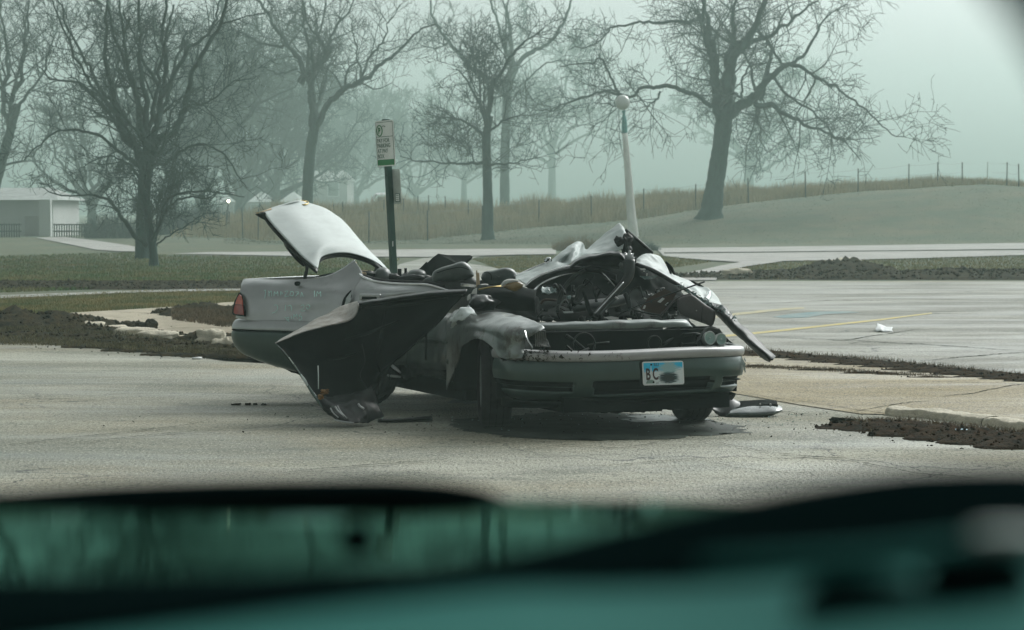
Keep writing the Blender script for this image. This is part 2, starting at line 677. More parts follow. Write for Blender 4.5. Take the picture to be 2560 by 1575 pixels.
# ------------------------------------------------------------------ haze
def build_haze():
    V = [(x, y, z) for x in (-1150, 1150) for y in (-60, 600) for z in (-4.0, 36)]
    f = [(0, 1, 3, 2), (4, 6, 7, 5), (0, 4, 5, 1), (2, 3, 7, 6), (0, 2, 6, 4), (1, 5, 7, 3)]
    m = bpy.data.materials.new('haze')
    m.use_nodes = True
    n, l = m.node_tree.nodes, m.node_tree.links
    n.remove(n['Principled BSDF'])
    v = n.new('ShaderNodeVolumePrincipled')
    v.inputs['Color'].default_value = (0.77, 0.99, 0.925, 1)
    v.inputs['Density'].default_value = HAZE_DENSITY
    v.inputs['Anisotropy'].default_value = 0.2
    l.new(v.outputs[0], n['Material Output'].inputs['Volume'])
    o = mk('haze', V, f, m, smooth=False)
    stuff(o)


build_haze()
#@@PARTS@@


def crack_lines():
    rng = np.random.default_rng(99)
    V, F, off = [], [], 0
    paths = [([(-40, 1122), (150, 1100), (310, 1083), (480, 1063), (530, 1040)], .012), ([(100, 1118), (300, 1098), (470, 1082), (560, 1076)], .009),
             ([(1690, 1095), (1880, 1122), (2037, 1145), (2172, 1167), (2340, 1192), (2600, 1240)], .013), ([(1740, 1149), (1880, 1176), (2050, 1190)], .009),
             ([(700, 1185), (840, 1172), (1000, 1160), (1120, 1150)], .009), ([(1300, 1130), (1420, 1112), (1560, 1120), (1700, 1097)], .008),
             ([(1900, 842), (2082, 852), (2180, 842), (2300, 824)], .03), ([(2082, 852), (2300, 862), (2600, 882)], .03), ([(2300, 905), (2450, 890), (2600, 880)], .025),
             ([(2352, 996), (2440, 985), (2532, 965), (2640, 950)], .014), ([(2340, 956), (2560, 962), (2700, 968)], .012), ([(2130, 1032), (2250, 1012), (2330, 1004)], .012),
             ([(500, 990), (640, 985), (760, 975)], .01), ([(0, 1010), (130, 1000), (260, 1004)], .01), ([(1850, 1010), (1960, 1030), (2060, 1040)], .014),
             ([(350, 1075), (420, 1085), (540, 1090)], .006), ([(1450, 1170), (1600, 1160), (1740, 1149)], .008), ([(1900, 760), (2100, 752), (2350, 760)], .03), ([(1850, 985), (1990, 1010), (2150, 1034), (2240, 1038)], .012), ([(1850, 919), (2080, 929), (2340, 946)], .012)]
    for pts, w in paths:
        p = crom([G(x, y, 0) for x, y in pts], 60)
        L = np.linalg.norm(p[-1] - p[0])
        s = np.cumsum(rng.normal(0, 1, 60)) * L * .0045
        s -= np.linspace(0, 1, 60) * s[-1]
        p[:, 1] += s * 1.8
        p[:, 0] += s * .4
        for k in range(60):
            t = k / 59
            ww = w * (math.sin(math.pi * min(.97, max(.03, t))) ** .5) * rng.uniform(.25, 1.1)
            V.append((p[k, 0], p[k, 1] - ww * 1.6, .0095))
            V.append((p[k, 0], p[k, 1] + ww * 1.6, .0095))
        for k in range(59):
            a = off + 2 * k
            F.append((a, a + 2, a + 3, a + 1))
        off += 120
    o = mk('crack_fill', V, F, mat('dark_crack_dirt', (0.035, 0.038, 0.028), .95, var=.5, vscale=9, spec=.05), smooth=False)
    stuff(o)


crack_lines()
# ------------------------------------------------------------------ trees
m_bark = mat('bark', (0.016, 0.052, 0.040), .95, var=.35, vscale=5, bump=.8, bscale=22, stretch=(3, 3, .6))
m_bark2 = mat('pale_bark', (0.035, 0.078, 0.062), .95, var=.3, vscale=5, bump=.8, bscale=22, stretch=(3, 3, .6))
m_twig = mat('twigs', (0.022, 0.055, 0.043), .95, var=.3, vscale=3)


def unit(v):
    return v / (np.linalg.norm(v) + 1e-9)


class Tree:
    def __init__(self, seed, Y):
        self.rng = np.random.default_rng(seed)
        self.Y = Y
        self.trunk, self.tr = [], []
        self.br, self.brr = [], []

    def px(self, pts, drift=0.0, y0=0.0):
        k = len(pts)
        return np.array([W(p[0], p[1], self.Y + y0 + drift * (i / max(1, k - 1)) ** 1.2) for i, p in enumerate(pts)])

    def limb(self, p, r0, r1, n=None, trunk=False, wob=0.0):
        n = n or max(8, len(p) * 5)
        q = crom(p, n)
        L = np.linalg.norm(np.diff(p, axis=0), axis=1).sum()
        if wob:
            s = np.cumsum(self.rng.normal(0, 1, (n, 3)), 0)
            s -= np.linspace(0, 1, n)[:, None] * s[-1]
            q = q + s * wob * L / n
        r = np.linspace(r0, r1, n)
        if trunk:
            self.trunk.append(q)
            self.tr.append(r)
        else:
            self.br.append(q)
            self.brr.append(r)
        return q, r

    def grow(self, q, r, lens, counts, rmin, droop=0.0, up=0.15, start=.2, spread=.9, lvl=0, curl=.35, scale_end=.6):
        """sprout child branches along polyline q; lens/counts are per level"""
        rng = self.rng
        if lvl >= len(lens):
            return
        k = len(q)
        cnt = counts[lvl]
        cnt = int(cnt) if lvl == 0 else rng.poisson(cnt)
        for _ in range(cnt):
            s = start + (1 - start) * rng.random() ** .8
            i = min(k - 2, int(s * (k - 1)))
            base = q[i] + (q[i + 1] - q[i]) * rng.random()
            t = unit(q[min(k - 1, i + 1)] - q[max(0, i - 1)])
            side = unit(np.cross(t, rng.normal(0, 1, 3)))
            d = unit(t * (1 - spread * .5) + side * spread * rng.uniform(.6, 1.1) + np.array([0, 0, up]))
            L = lens[lvl] * rng.uniform(.55, 1.25) * (1 - (1 - scale_end) * s)
            m = 5 if lvl == len(lens) - 1 else 7
            pts = [base]
            cv = rng.normal(0, 1, 3) * curl
            for j in range(m - 1):
                d = unit(d + cv / m + rng.normal(0, .16, 3) + np.array([0, 0, up * .25 - droop * (j / m)]))
                pts.append(pts[-1] + d * L / (m - 1))
            pts = np.array(pts)
            r0 = max(rmin * 1.3, min(r[i] * .55, L * .018 + rmin * .5))
            rr = np.linspace(r0, rmin, m)
            self.br.append(pts)
            self.brr.append(rr)
            self.grow(pts, rr, lens, counts, rmin, droop, up, .12, spread, lvl + 1, curl, scale_end)

    def build(self, name, label, cat, group, base, mtrunk=None, mtw=None):
        t = thing(name, label, cat, base, group)
        V, F = tube_arrays(self.trunk, self.tr, 10)
        a = fast_mesh('trunk', V, F, mtrunk or m_bark, t)
        big = [i for i in range(len(self.br)) if self.brr[i][0] > .05]
        small = [i for i in range(len(self.br)) if self.brr[i][0] <= .05]
        Vs, Fs, off = [], [], 0
        for idx, sd in ((big, 6), (small, 3)):
            if idx:
                V, F = tube_arrays([self.br[i] for i in idx], [self.brr[i] for i in idx], sd)
                Vs.append(V)
                Fs.append(F + off)
                off += len(V)
        fast_mesh('crown', np.vstack(Vs), np.vstack(Fs), mtw or m_twig, t)
        return t


def rotz(q, c, a):
    v = q - c
    ca, sa = math.cos(a), math.sin(a)
    return np.stack([c[0] + ca * v[:, 0] - sa * v[:, 1], c[1] + sa * v[:, 0] + ca * v[:, 1], q[:, 2]], 1)


def traced_tree(seed, name, label, cat, base_px, trunk, trunk_r, limbs, lens, counts, rmin, group=None, turn=(), basepos=None, mtrunk=None,
                droop=0., up=.15, spread=.9, flare=1.5, wob=.15, curl=.35, trunk_sprout=0):
    b = T(*base_px) if basepos is None else basepos
    t = Tree(seed, b[1])
    tp = t.px(trunk)
    tp[0] = b - np.array([0, 0, .15])
    n = len(trunk) * 6
    q = crom(tp, n)
    r = np.interp(np.linspace(0, 1, n), np.linspace(0, 1, len(trunk_r)), trunk_r)
    r[0] *= flare
    r[1] *= 1 + (flare - 1) * .5
    r[2] *= 1 + (flare - 1) * .2
    r *= 1 + .07 * np.sin(np.arange(n) * 1.7 + seed) * np.cos(np.arange(n) * .9)
    t.trunk.append(q)
    t.tr.append(r)
    if trunk_sprout:
        t.grow(q, r, lens[1:], (trunk_sprout,) + tuple(counts[2:]), rmin, droop, up, .15, 1.1)
    for lm in limbs:
        pts, r0, r1, drift = lm[:4]
        p = t.px(pts, drift)
        q, r = t.limb(p, r0, r1, wob=wob)
        t.grow(q, r, lens, counts, rmin, droop, up, .15, spread, 0, curl)
        if lm[4:] != (0,):
            for a in turn:
                a2 = a + t.rng.uniform(-.3, .3)
                p2 = rotz(p, p[0], a2)
                s = t.rng.uniform(.75, .95)
                p2 = p[0] + (p2 - p[0]) * s
                q, r = t.limb(p2, r0 * .8, r1, wob=wob)
                t.grow(q, r, lens, counts, rmin, droop, up, .15, spread, 0, curl)
    return t.build(name, label, cat, group, b, mtrunk)


# A: wide spreading tree on the left lawn
traced_tree(11, 'bare_tree', 'wide bare tree with many upright limbs rising from the left lawn', 'tree', (357, 646),
            [(357, 646), (354, 590), (358, 520), (362, 450), (366, 400)], [.22, .19, .19, .20, .20],
            [([(360, 430), (345, 370), (322, 310), (300, 235), (278, 150), (268, 60), (262, -60)], .15, .03, 1.),
             ([(322, 310), (300, 265), (255, 225), (200, 150), (150, 60), (120, -20)], .08, .02, 2.),
             ([(365, 410), (360, 330), (362, 250), (345, 150), (350, 60), (352, -60)], .12, .03, -1.),
             ([(370, 410), (392, 330), (405, 240), (412, 150), (410, 60), (420, -60)], .13, .03, 1.5),
             ([(375, 400), (400, 355), (450, 330), (468, 260), (480, 180), (515, 100), (560, 10), (590, -60)], .14, .03, -2.),
             ([(405, 240), (440, 170), (490, 110), (540, 40), (560, -40)], .09, .02, 2),
             ([(355, 420), (330, 395), (290, 370), (240, 330), (170, 320), (110, 350), (60, 400)], .07, .015, -2.),
             ([(470, 250), (530, 255), (590, 200), (640, 190)], .05, .012, -1.),
             ([(345, 370), (290, 300), (220, 230), (140, 190), (90, 160)], .07, .015, 1.5),
             ([(375, 420), (420, 395), (470, 350), (540, 360), (590, 420), (620, 470)], .06, .012, -2.)],
            (2.3, 1.1, .5), (9, 5, 2.7), .0062, turn=(1.6,), wob=.25, up=.12)
# B: smaller leaning tree in front of it, low side shoots
traced_tree(12, 'bare_tree', 'small dark leaning tree with low shoots, just in front of the wide left tree', 'tree', (385, 664),
            [(385, 664), (383, 630), (372, 560), (366, 480), (378, 400), (385, 380)], [.13, .12, .11, .11, .10, .08],
            [([(370, 612), (340, 585), (312, 540), (290, 505), (265, 490), (225, 484), (150, 486), (105, 468)], .07, .012, -1.),
             ([(383, 600), (398, 560), (412, 520), (440, 485), (480, 472), (550, 478), (610, 492)], .06, .012, -1.5),
             ([(385, 610), (390, 560), (405, 520), (425, 470), (470, 430), (510, 400)], .045, .01, 1.),
             ([(386, 620), (395, 560), (400, 500), (420, 430), (440, 390)], .04, .01, .5),
             ([(386, 620), (420, 600), (460, 570), (510, 540), (545, 530)], .03, .01, -1.),
             ([(380, 400), (410, 350), (430, 290), (460, 230)], .06, .012, 1.),
             ([(366, 470), (330, 420), (270, 400), (200, 420)], .05, .012, 1.)],
            (1.2, .6, .35), (10, 5, 2.6), .006, turn=(2.4,), wob=.2, up=.12, trunk_sprout=26)
# C: forked tree behind the raised boot lid
bC = T(768, 585)
traced_tree(13, 'bare_tree', 'forked bare tree behind the raised boot lid, left of the parking sign', 'tree', None,
            [(768, 600), (768, 540), (770, 460), (776, 380), (786, 318)], [.34, .31, .30, .29, .27],
            [([(784, 330), (772, 260), (755, 205), (735, 165), (705, 120), (675, 70), (640, 10), (620, -60)], .22, .05, 1.),
             ([(752, 205), (775, 175), (815, 140), (800, 95), (770, 60), (740, -20)], .15, .04, -1.5),
             ([(815, 140), (840, 85), (870, 30), (900, -30)], .10, .03, 1.),
             ([(705, 120), (650, 110), (600, 80), (550, 70)], .08, .02, 1.),
             ([(788, 325), (808, 280), (840, 240), (880, 215), (925, 190), (960, 155), (1000, 115), (1040, 80), (1090, 60)], .19, .04, -1.),
             ([(862, 222), (872, 185), (900, 160), (935, 150)], .08, .02, 1.5),
             ([(895, 208), (925, 150), (960, 120), (975, 60), (1000, 10)], .09, .02, 1.),
             ([(745, 175), (700, 190), (650, 170), (610, 200)], .06, .02, -1.)],
            (3.2, 1.6, .75), (9, 5, 2.4), .0095, turn=(1.7,), basepos=bC, wob=.3, curl=.42)
# D: thick trunk on the grassy bank
traced_tree(14, 'bare_tree', 'thick trunked bare tree standing in the tall grass at centre', 'tree', (1262, 526),
            [(1262, 526), (1262, 480), (1262, 400), (1266, 300), (1272, 210), (1290, 165)], [.46, .40, .38, .37, .36, .30],
            [([(1262, 235), (1235, 205), (1190, 175), (1150, 145), (1120, 105), (1090, 60), (1075, 10), (1070, -60)], .26, .06, 2.),
             ([(1285, 170), (1320, 130), (1360, 110), (1400, 60), (1420, 0), (1430, -60)], .22, .05, -2.),
             ([(1285, 165), (1265, 110), (1240, 60), (1225, 0), (1225, -60)], .18, .05, 1.),
             ([(1275, 230), (1310, 210), (1350, 170), (1400, 160), (1460, 165), (1500, 170)], .09, .02, -2.),
             ([(1120, 105), (1090, 120), (1050, 110), (1010, 70)], .08, .02, 2.),
             ([(1310, 200), (1318, 230), (1340, 260), (1380, 270)], .07, .02, -1.)],
            (3.6, 1.8, .8), (9, 5, 2.4), .010, turn=(1.8,), wob=.26, curl=.42, mtrunk=m_bark2)
# E: slimmer darker tree in front
bE = T(1220, 598)
traced_tree(15, 'bare_tree', 'slender dark bare tree on the mown slope, just left of the thickest trunk', 'tree', None,
            [(1221, 598), (1220, 520), (1218, 430), (1216, 340), (1226, 290)], [.27, .24, .21, .20, .14],
            [([(1222, 310), (1232, 250), (1240, 205), (1262, 175), (1290, 135), (1320, 100), (1360, 70)], .13, .03, -1.),
             ([(1216, 320), (1205, 275), (1190, 235), (1165, 195), (1140, 172)], .10, .025, 1.),
             ([(1212, 345), (1185, 320), (1150, 300), (1110, 290), (1060, 285)], .09, .02, -1.5),
             ([(1208, 408), (1170, 411), (1110, 412), (1050, 402), (1000, 390)], .08, .02, -1.),
             ([(1196, 240), (1202, 200), (1210, 150), (1205, 90)], .06, .02, 1.),
             ([(1185, 405), (1170, 365), (1155, 335)], .04, .015, 1.)],
            (2.4, 1.3, .65), (11, 5, 2.6), .010, turn=(2.0,), basepos=bE, wob=.2, curl=.42)
# F: big spreading tree on the right slope
traced_tree(16, 'bare_tree', 'large spreading bare tree on the right slope beside the lamp post', 'tree', (1775, 545),
            [(1775, 546), (1785, 480), (1797, 400), (1808, 320), (1812, 285)], [.58, .47, .42, .42, .42],
            [([(1808, 300), (1805, 230), (1800, 160), (1785, 100), (1768, 50), (1765, -60)], .30, .07, 1.5),
             ([(1810, 290), (1822, 215), (1840, 165), (1870, 110), (1895, 70), (1925, 0), (1940, -60)], .32, .07, -1.5),
             ([(1815, 295), (1850, 265), (1885, 250), (1905, 210), (1925, 185), (1960, 165), (2000, 165), (2040, 190), (2080, 220)], .28, .035, -2.),
             ([(1885, 255), (1930, 258), (1960, 285), (2010, 310), (2060, 320), (2110, 345), (2150, 400)], .15, .02, -2.5),
             ([(1800, 275), (1765, 255), (1720, 245), (1680, 232), (1650, 228), (1620, 228), (1585, 240), (1555, 235), (1530, 190), (1508, 150), (1470, 155), (1400, 165)], .13, .03, -1.),
             ([(1650, 230), (1625, 262), (1600, 280)], .06, .02, -1., 0),
             ([(1575, 240), (1510, 245), (1450, 270), (1380, 282), (1330, 275)], .08, .02, 2.),
             ([(1755, 45), (1700, 60), (1640, 65), (1590, 60), (1530, 80), (1470, 110), (1420, 125)], .10, .02, 2.),
             ([(1895, 250), (1905, 150), (1900, 100), (1885, 60)], .10, .03, 2.),
             ([(1960, 165), (2010, 110), (2060, 60), (2120, 10)], .10, .02, 1.),
             ([(2040, 190), (2110, 230), (2170, 290), (2230, 350), (2260, 330)], .07, .015, 1.),
             ([(1925, 185), (1990, 240), (2050, 290), (2120, 330), (2200, 340)], .08, .015, -1.),
             ([(1870, 110), (1940, 90), (2010, 30), (2070, -30)], .12, .02, 2.)],
            (3.6, 1.9, .9), (10, 5, 2.4), .0105, turn=(1.7,), wob=.32, droop=.16, up=.06, curl=.45)
# L: pale tree at the left edge of the picture
traced_tree(17, 'bare_tree', 'pale bare tree half cut off at the left edge of the photo', 'tree', None,
            [(-25, 560), (-15, 480), (5, 400), (22, 340), (45, 260)], [.34, .30, .28, .24, .18],
            [([(30, 320), (45, 250), (60, 150), (70, 60), (75, -40)], .16, .04, 1.),
             ([(22, 340), (10, 260), (20, 150), (10, 40), (0, -40)], .16, .04, -1.),
             ([(40, 280), (80, 220), (110, 140), (140, 60)], .10, .03, 2.),
             ([(0, 420), (60, 400), (110, 360), (150, 300)], .08, .02, 1.)],
            (3.4, 1.8, .8), (11, 5, 2.6), .012, basepos=W(-25, 588, 128) * [1, 1, 0], turn=(2.,), wob=.3, mtrunk=m_bark2)


def auto_tree(seed, px, base_py, Y, h, r, label, spread=.5, nl=7, lens=None, counts=(9, 6, 3), rmin=.02, group='bare trees fading into the fog', name='bare_tree', stem=.28, lean=0, fan=1.0):
    b = W(px, base_py, Y)
    t = Tree(seed, Y)
    rng = t.rng
    tp = np.array([b - [0, 0, .6], b + [0, 0, h * stem * .5], b + [lean * h * .1, 0, h * stem]])
    q = crom(tp, 8)
    rr = np.linspace(r * 1.2, r * .8, 8)
    t.trunk.append(q)
    t.tr.append(rr)
    for i in range(nl):
        a = 2 * math.pi * i / nl + rng.uniform(-.4, .4)
        el = rng.uniform(.25, 1.0)
        out = h * spread * fan * (1 - el * .65)
        top = h * (.35 + .65 * el)
        s = q[-1 - int(rng.integers(0, 3))]
        e = np.array([b[0] + math.cos(a) * out, b[1] + math.sin(a) * out, b[2] + top])
        mid = s * .55 + e * .45 + np.array([math.cos(a), math.sin(a), -.2]) * out * .12
        ql, rl = t.limb(np.array([s, mid, e]), r * .5, rmin * 1.6, n=12, wob=.2)
        L = lens or (h * .22, h * .11, h * .055)
        t.grow(ql, rl, L, counts, rmin * Y / 200, 0, .12, .15, .9, 0, .5)
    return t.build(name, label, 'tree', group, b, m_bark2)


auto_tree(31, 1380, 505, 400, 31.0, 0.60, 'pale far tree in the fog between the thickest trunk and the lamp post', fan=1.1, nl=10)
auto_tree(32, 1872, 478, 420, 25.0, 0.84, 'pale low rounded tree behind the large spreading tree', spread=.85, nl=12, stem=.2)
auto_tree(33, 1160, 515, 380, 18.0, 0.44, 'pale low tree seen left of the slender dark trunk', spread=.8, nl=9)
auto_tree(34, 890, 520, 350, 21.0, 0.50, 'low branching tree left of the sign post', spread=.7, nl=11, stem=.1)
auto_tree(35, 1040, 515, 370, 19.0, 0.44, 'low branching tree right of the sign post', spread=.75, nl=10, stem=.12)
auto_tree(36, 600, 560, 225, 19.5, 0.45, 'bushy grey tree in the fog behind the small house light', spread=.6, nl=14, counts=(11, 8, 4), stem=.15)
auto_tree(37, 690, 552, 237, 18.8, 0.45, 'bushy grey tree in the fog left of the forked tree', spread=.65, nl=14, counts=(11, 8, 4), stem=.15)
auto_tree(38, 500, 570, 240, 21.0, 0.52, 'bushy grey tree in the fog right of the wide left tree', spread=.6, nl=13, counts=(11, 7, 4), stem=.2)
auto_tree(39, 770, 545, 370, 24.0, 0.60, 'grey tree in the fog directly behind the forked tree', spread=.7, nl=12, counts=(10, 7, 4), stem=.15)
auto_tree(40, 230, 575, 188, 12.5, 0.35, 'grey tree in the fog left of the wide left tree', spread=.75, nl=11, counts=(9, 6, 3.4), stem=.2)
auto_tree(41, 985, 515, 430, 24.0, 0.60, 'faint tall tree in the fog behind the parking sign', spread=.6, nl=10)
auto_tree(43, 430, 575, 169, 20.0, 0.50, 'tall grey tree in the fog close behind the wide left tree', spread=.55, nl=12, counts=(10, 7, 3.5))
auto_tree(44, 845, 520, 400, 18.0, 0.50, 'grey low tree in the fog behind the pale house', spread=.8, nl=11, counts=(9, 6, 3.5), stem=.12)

# ------------------------------------------------------------------ wire fence
m_post = mat('steel_post', (0.06, 0.075, 0.06), .7, metal=.2, var=.3, vscale=4)
m_wire = mat('wire', (0.22, 0.24, 0.23), .6, metal=.6)


def fence(label, posts, wires=(.55, .95), group=None, ht=None):
    pts = []
    for i, (px, base, top) in enumerate(posts):
        b = T(px, base)
        pts.append((b, (base - top) / FPX * b[1]))
    f = thing('wire_fence', label, 'fence', pts[0][0], group)
    for i, (b, h) in enumerate(pts):
        rng = random.Random(i + len(posts))
        lean = np.array([rng.uniform(-.03, .03), rng.uniform(-.03, .03), 0]) * h
        V = []
        tp = b + lean + np.array([0, 0, h])
        tube('post', [b - [0, 0, .15], b * .5 + tp * .5, tp], .033, m_post, f, 6)
    V, F = [], []
    lines, rr = [], []
    for a, c in zip(pts[:-1], pts[1:]):
        for w in wires:
            p0 = a[0] + [0, 0, a[1] * w]
            p1 = c[0] + [0, 0, c[1] * w]
            mid = (p0 + p1) / 2 - [0, 0, .06]
            lines.append(crom([p0, mid, p1], 6))
            rr.append(.006)
    V, F = tube_arrays(lines, rr, 3)
    fast_mesh('wire', V, F, m_wire, f)
    return f


fence('front wire fence on thin steel posts climbing the slope to the right',
      [(565, 583, 527), (607, 594, 517), (645, 600, 522), (780, 604, 530), (922, 606, 528), (1069, 601, 526), (1205, 585, 515), (1347, 566, 500), (1479, 556, 490), (1609, 544, 472),
       (1739, 523, 461), (1871, 507, 446), (2014, 493, 430), (2145, 479, 423), (2272, 471, 410), (2344, 465, 405), (2406, 460, 406), (2468, 457, 405), (2517, 464, 407), (2547, 465, 410)])
fence('rear wire fence of thin posts standing along the top of the grassy bank',
      [(835, 545, 510), (857, 545, 505), (960, 541, 500), (1009, 541, 498), (1045, 541, 492), (1072, 539, 490), (1114, 541, 492), (1170, 545, 500)])
fence('short run of posts just left of the wire fence end', [(545, 575, 520), (574, 582, 528)])

# ------------------------------------------------------------------ tall dry grass, lawn blades
m_dry = mat('dry_grass', (0.44, 0.35, 0.20), .95, color2=(0.28, 0.25, 0.16), vscale=.5, detail=3)
m_green = mat('lawn_blades', (0.085, 0.17, 0.05), .9, color2=(0.25, 0.21, 0.08), vscale=.8, detail=6)
m_yellowgrass = mat('yellow_grass_blades', (0.36, 0.28, 0.11), .9, color2=(0.13, 0.17, 0.06), vscale=1.1, detail=6)


def blades(name, P, hgt, wid, material, seed, bend=.35):
    """one curved blade per root point, two quads folded to a point"""
    rng = np.random.default_rng(seed)
    n = len(P)
    h = hgt * rng.uniform(.5, 1.25, n)[:, None]
    a = rng.uniform(0, 2 * math.pi, n)
    s = np.stack([np.cos(a), np.sin(a), np.zeros(n)], 1) * (wid * rng.uniform(.6, 1.3, n)[:, None])
    b = rng.uniform(0, 2 * math.pi, n)
    l = np.stack([np.cos(b), np.sin(b), np.zeros(n)], 1) * (h * bend * rng.uniform(.2, 1.2, n)[:, None])
    up = np.array([0, 0, 1.])
    v0 = P - s
    v1 = P + s
    v2 = P + s * .7 + l * .35 + up * h * .55
    v3 = P - s * .7 + l * .35 + up * h * .55
    v4 = P + l + up * h
    V = np.stack([v0, v1, v2, v3, v4, v4 + s * .15], 1).reshape(-1, 3)
    i = np.arange(n)[:, None] * 6
    F = np.concatenate([i + np.array([[0, 1, 2, 3]]), i + np.array([[3, 2, 5, 4]])])
    o = fast_mesh(name, V, F, material, None, True)
    return stuff(o)


rngG = np.random.default_rng(5)
n = 70000
px = rngG.uniform(430, 2800, n)
Yg = rngG.uniform(YF + .5, YC + 4, n)
keep = rngG.random(n) < np.clip((px - 430) / 140, 0.12, 1)
px, Yg = px[keep], Yg[keep]
X = (px - 1280) / FPX * Yg
P = np.stack([X, Yg, terrain_z(X, Yg) - .03], 1)
clump = np.array([mnoise.noise(Vector((x * .35, y * .35, 0))) for x, y in zip(X, Yg)])
hh = (.62 + .75 * clump)[:, None] * np.interp(px, [400, 700, 1500, 2000, 2500], [.7, 1.0, 1.0, .7, .45])[:, None]
blades('tall_grass', P, hh, .017, m_dry, 6)


def px_region(polys, n, seed, zoff=-.03, ybias=None):
    rng = np.random.default_rng(seed)
    out = []
    for poly in polys:
        a = np.array(poly, float)
        x0, y0, x1, y1 = a[:, 0].min(), a[:, 1].min(), a[:, 0].max(), a[:, 1].max()
        area = (x1 - x0) * (y1 - y0)
        x = rng.uniform(x0, x1, n)
        y = rng.uniform(y0, y1, n)
        k = in_poly(x, y, poly)
        x, y = x[k], y[k]
        d2 = (y - 787.5) / FPX
        # ground intersection, vectorised
        dz = UP[2] * (-d2) + FW[2]
        dy = UP[1] * (-d2) + FW[1]
        t = (zoff - H) / dz
        out.append(np.stack([(x - 1280) / FPX * t, dy * t, np.full(len(x), zoff)], 1))
    return np.vstack(out)


lawn_l = [(-100, 644), (330, 632), (430, 640), (1000, 648), (950, 700), (640, 718), (300, 722), (0, 732), (-100, 735)]
P = px_region([lawn_l], 60000, 21)
blades('lawn_grass', P, .06, .012, m_green, 22)
strip_l = [(-100, 752), (0, 746), (150, 741), (300, 733), (460, 729), (650, 727), (700, 755), (560, 757), (460, 765), (300, 775), (180, 783), (130, 797), (0, 800), (-100, 800)]
P = px_region([strip_l], 60000, 23)
blades('patchy_grass', P, .055, .007, m_yellowgrass, 24)
isl_r = [(1790, 690), (1860, 668), (1960, 655), (2130, 651), (2300, 647), (2560, 640), (2700, 638), (2700, 690), (2560, 690), (2300, 695), (1900, 699)]
isl_m = [(1180, 648), (1300, 640), (1640, 638), (1720, 648), (1780, 655), (1700, 668), (1560, 680), (1300, 690), (1230, 668)]
P = px_region([isl_r, isl_m], 26000, 25)
blades('patchy_grass', P, .05, .011, m_yellowgrass, 26)
# mown slope
n = 60000
px = rngG.uniform(560, 2700, n)
Yg = rngG.uniform(104.5, 126, n)
X = (px - 1280) / FPX * Yg
P = np.stack([X, Yg, terrain_z(X, Yg) - .04], 1)
m_slope = mat('slope_grass', (0.06, 0.092, 0.048), .95, color2=(0.09, 0.10, 0.052), vscale=.12, detail=6)
blades('slope_grass', P[::3], .035, .016, m_slope, 27)
# ------------------------------------------------------------------ the wrecked car
m_paint = mat('silver_paint', (0.40, 0.415, 0.415), .34, metal=.6, coat=.35, var=.12, vscale=2.5, bump=.05, bscale=4, dirt=(0.10, 0.095, 0.08), dirt_scale=2.6, dirt_lo=.60, dirt_hi=.85, spec=.5)
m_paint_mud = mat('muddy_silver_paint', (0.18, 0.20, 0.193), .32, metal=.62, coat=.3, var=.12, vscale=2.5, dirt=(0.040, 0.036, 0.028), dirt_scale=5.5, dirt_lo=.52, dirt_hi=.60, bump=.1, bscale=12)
m_lid = mat('pale_silver_paint', (0.50, 0.55, 0.54), .55, metal=.0, coat=.0, spec=.25, var=.07, vscale=6, stretch=(1, 1, 4), dirt=(0.26, 0.26, 0.24), dirt_scale=7, dirt_lo=.62, dirt_hi=.8)
m_bumper = mat('grey_green_bumper', (0.030, 0.060, 0.051), .30, metal=.25, coat=.3, var=.15, vscale=3, dirt=(0.05, 0.045, 0.035), dirt_scale=4, dirt_lo=.60, dirt_hi=.75)
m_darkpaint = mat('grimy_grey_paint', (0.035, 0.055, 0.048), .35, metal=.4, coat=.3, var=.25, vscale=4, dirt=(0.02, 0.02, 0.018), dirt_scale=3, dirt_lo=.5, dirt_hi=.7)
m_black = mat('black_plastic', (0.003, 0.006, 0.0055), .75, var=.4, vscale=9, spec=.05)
m_dark = mat('dark_inner_metal', (0.007, 0.010, 0.0095), .45, var=.5, vscale=5, bump=.3, bscale=12, spec=.3)
m_gloss = mat('glossy_black_trim', (0.006, 0.009, 0.009), .32, coat=.12, spec=.35, var=.3, vscale=6)
m_chrome = mat('chrome', (0.68, 0.69, 0.69), .16, metal=1.0, var=.1, vscale=10)
m_gold = mat('gold_metal', (0.48, 0.36, 0.14), .3, metal=.9)
m_rubber = mat('rubber', (0.016, 0.016, 0.017), .8, var=.3, vscale=20, spec=.3, dirt=(0.05, 0.047, 0.04), dirt_scale=6, dirt_lo=.58, dirt_hi=.8)
m_rim = mat('alloy_rim', (0.28, 0.30, 0.30), .35, metal=.8, dirt=(0.08, 0.07, 0.05), dirt_scale=9)
m_leather = mat('grey_green_leather', (0.045, 0.060, 0.054), .42, var=.25, vscale=9, bump=.15, bscale=80, coat=.15)
m_seat = mat('dark_seat', (0.03, 0.036, 0.034), .6, var=.3, vscale=9, bump=.2, bscale=60)
m_taupe = mat('mauve_plastic', (0.075, 0.066, 0.066), .55, var=.12, vscale=8)
m_wood = mat('splintered_wood', (0.52, 0.40, 0.26), .8, var=.2, vscale=12, stretch=(8, 8, 1))
m_burl = mat('varnished_wood_trim', (0.17, 0.105, 0.035), .2, coat=.7, color2=(0.28, 0.19, 0.07), vscale=18)
m_rust = mat('rusty_orange', (0.22, 0.10, 0.02), .8, var=.4, vscale=14)
m_brown = mat('brown_trim', (0.05, 0.022, 0.012), .6, var=.3, vscale=8)
m_airbag = mat('white_airbag_cloth', (0.62, 0.62, 0.60), .9, var=.08, vscale=14)
m_red = mat('red_lens', (0.30, 0.018, 0.014), .15, coat=.8, var=.2, vscale=14)
m_redlight = mat('pale_red_lens', (0.55, 0.09, 0.055), .15, coat=.8, var=.2, vscale=14)
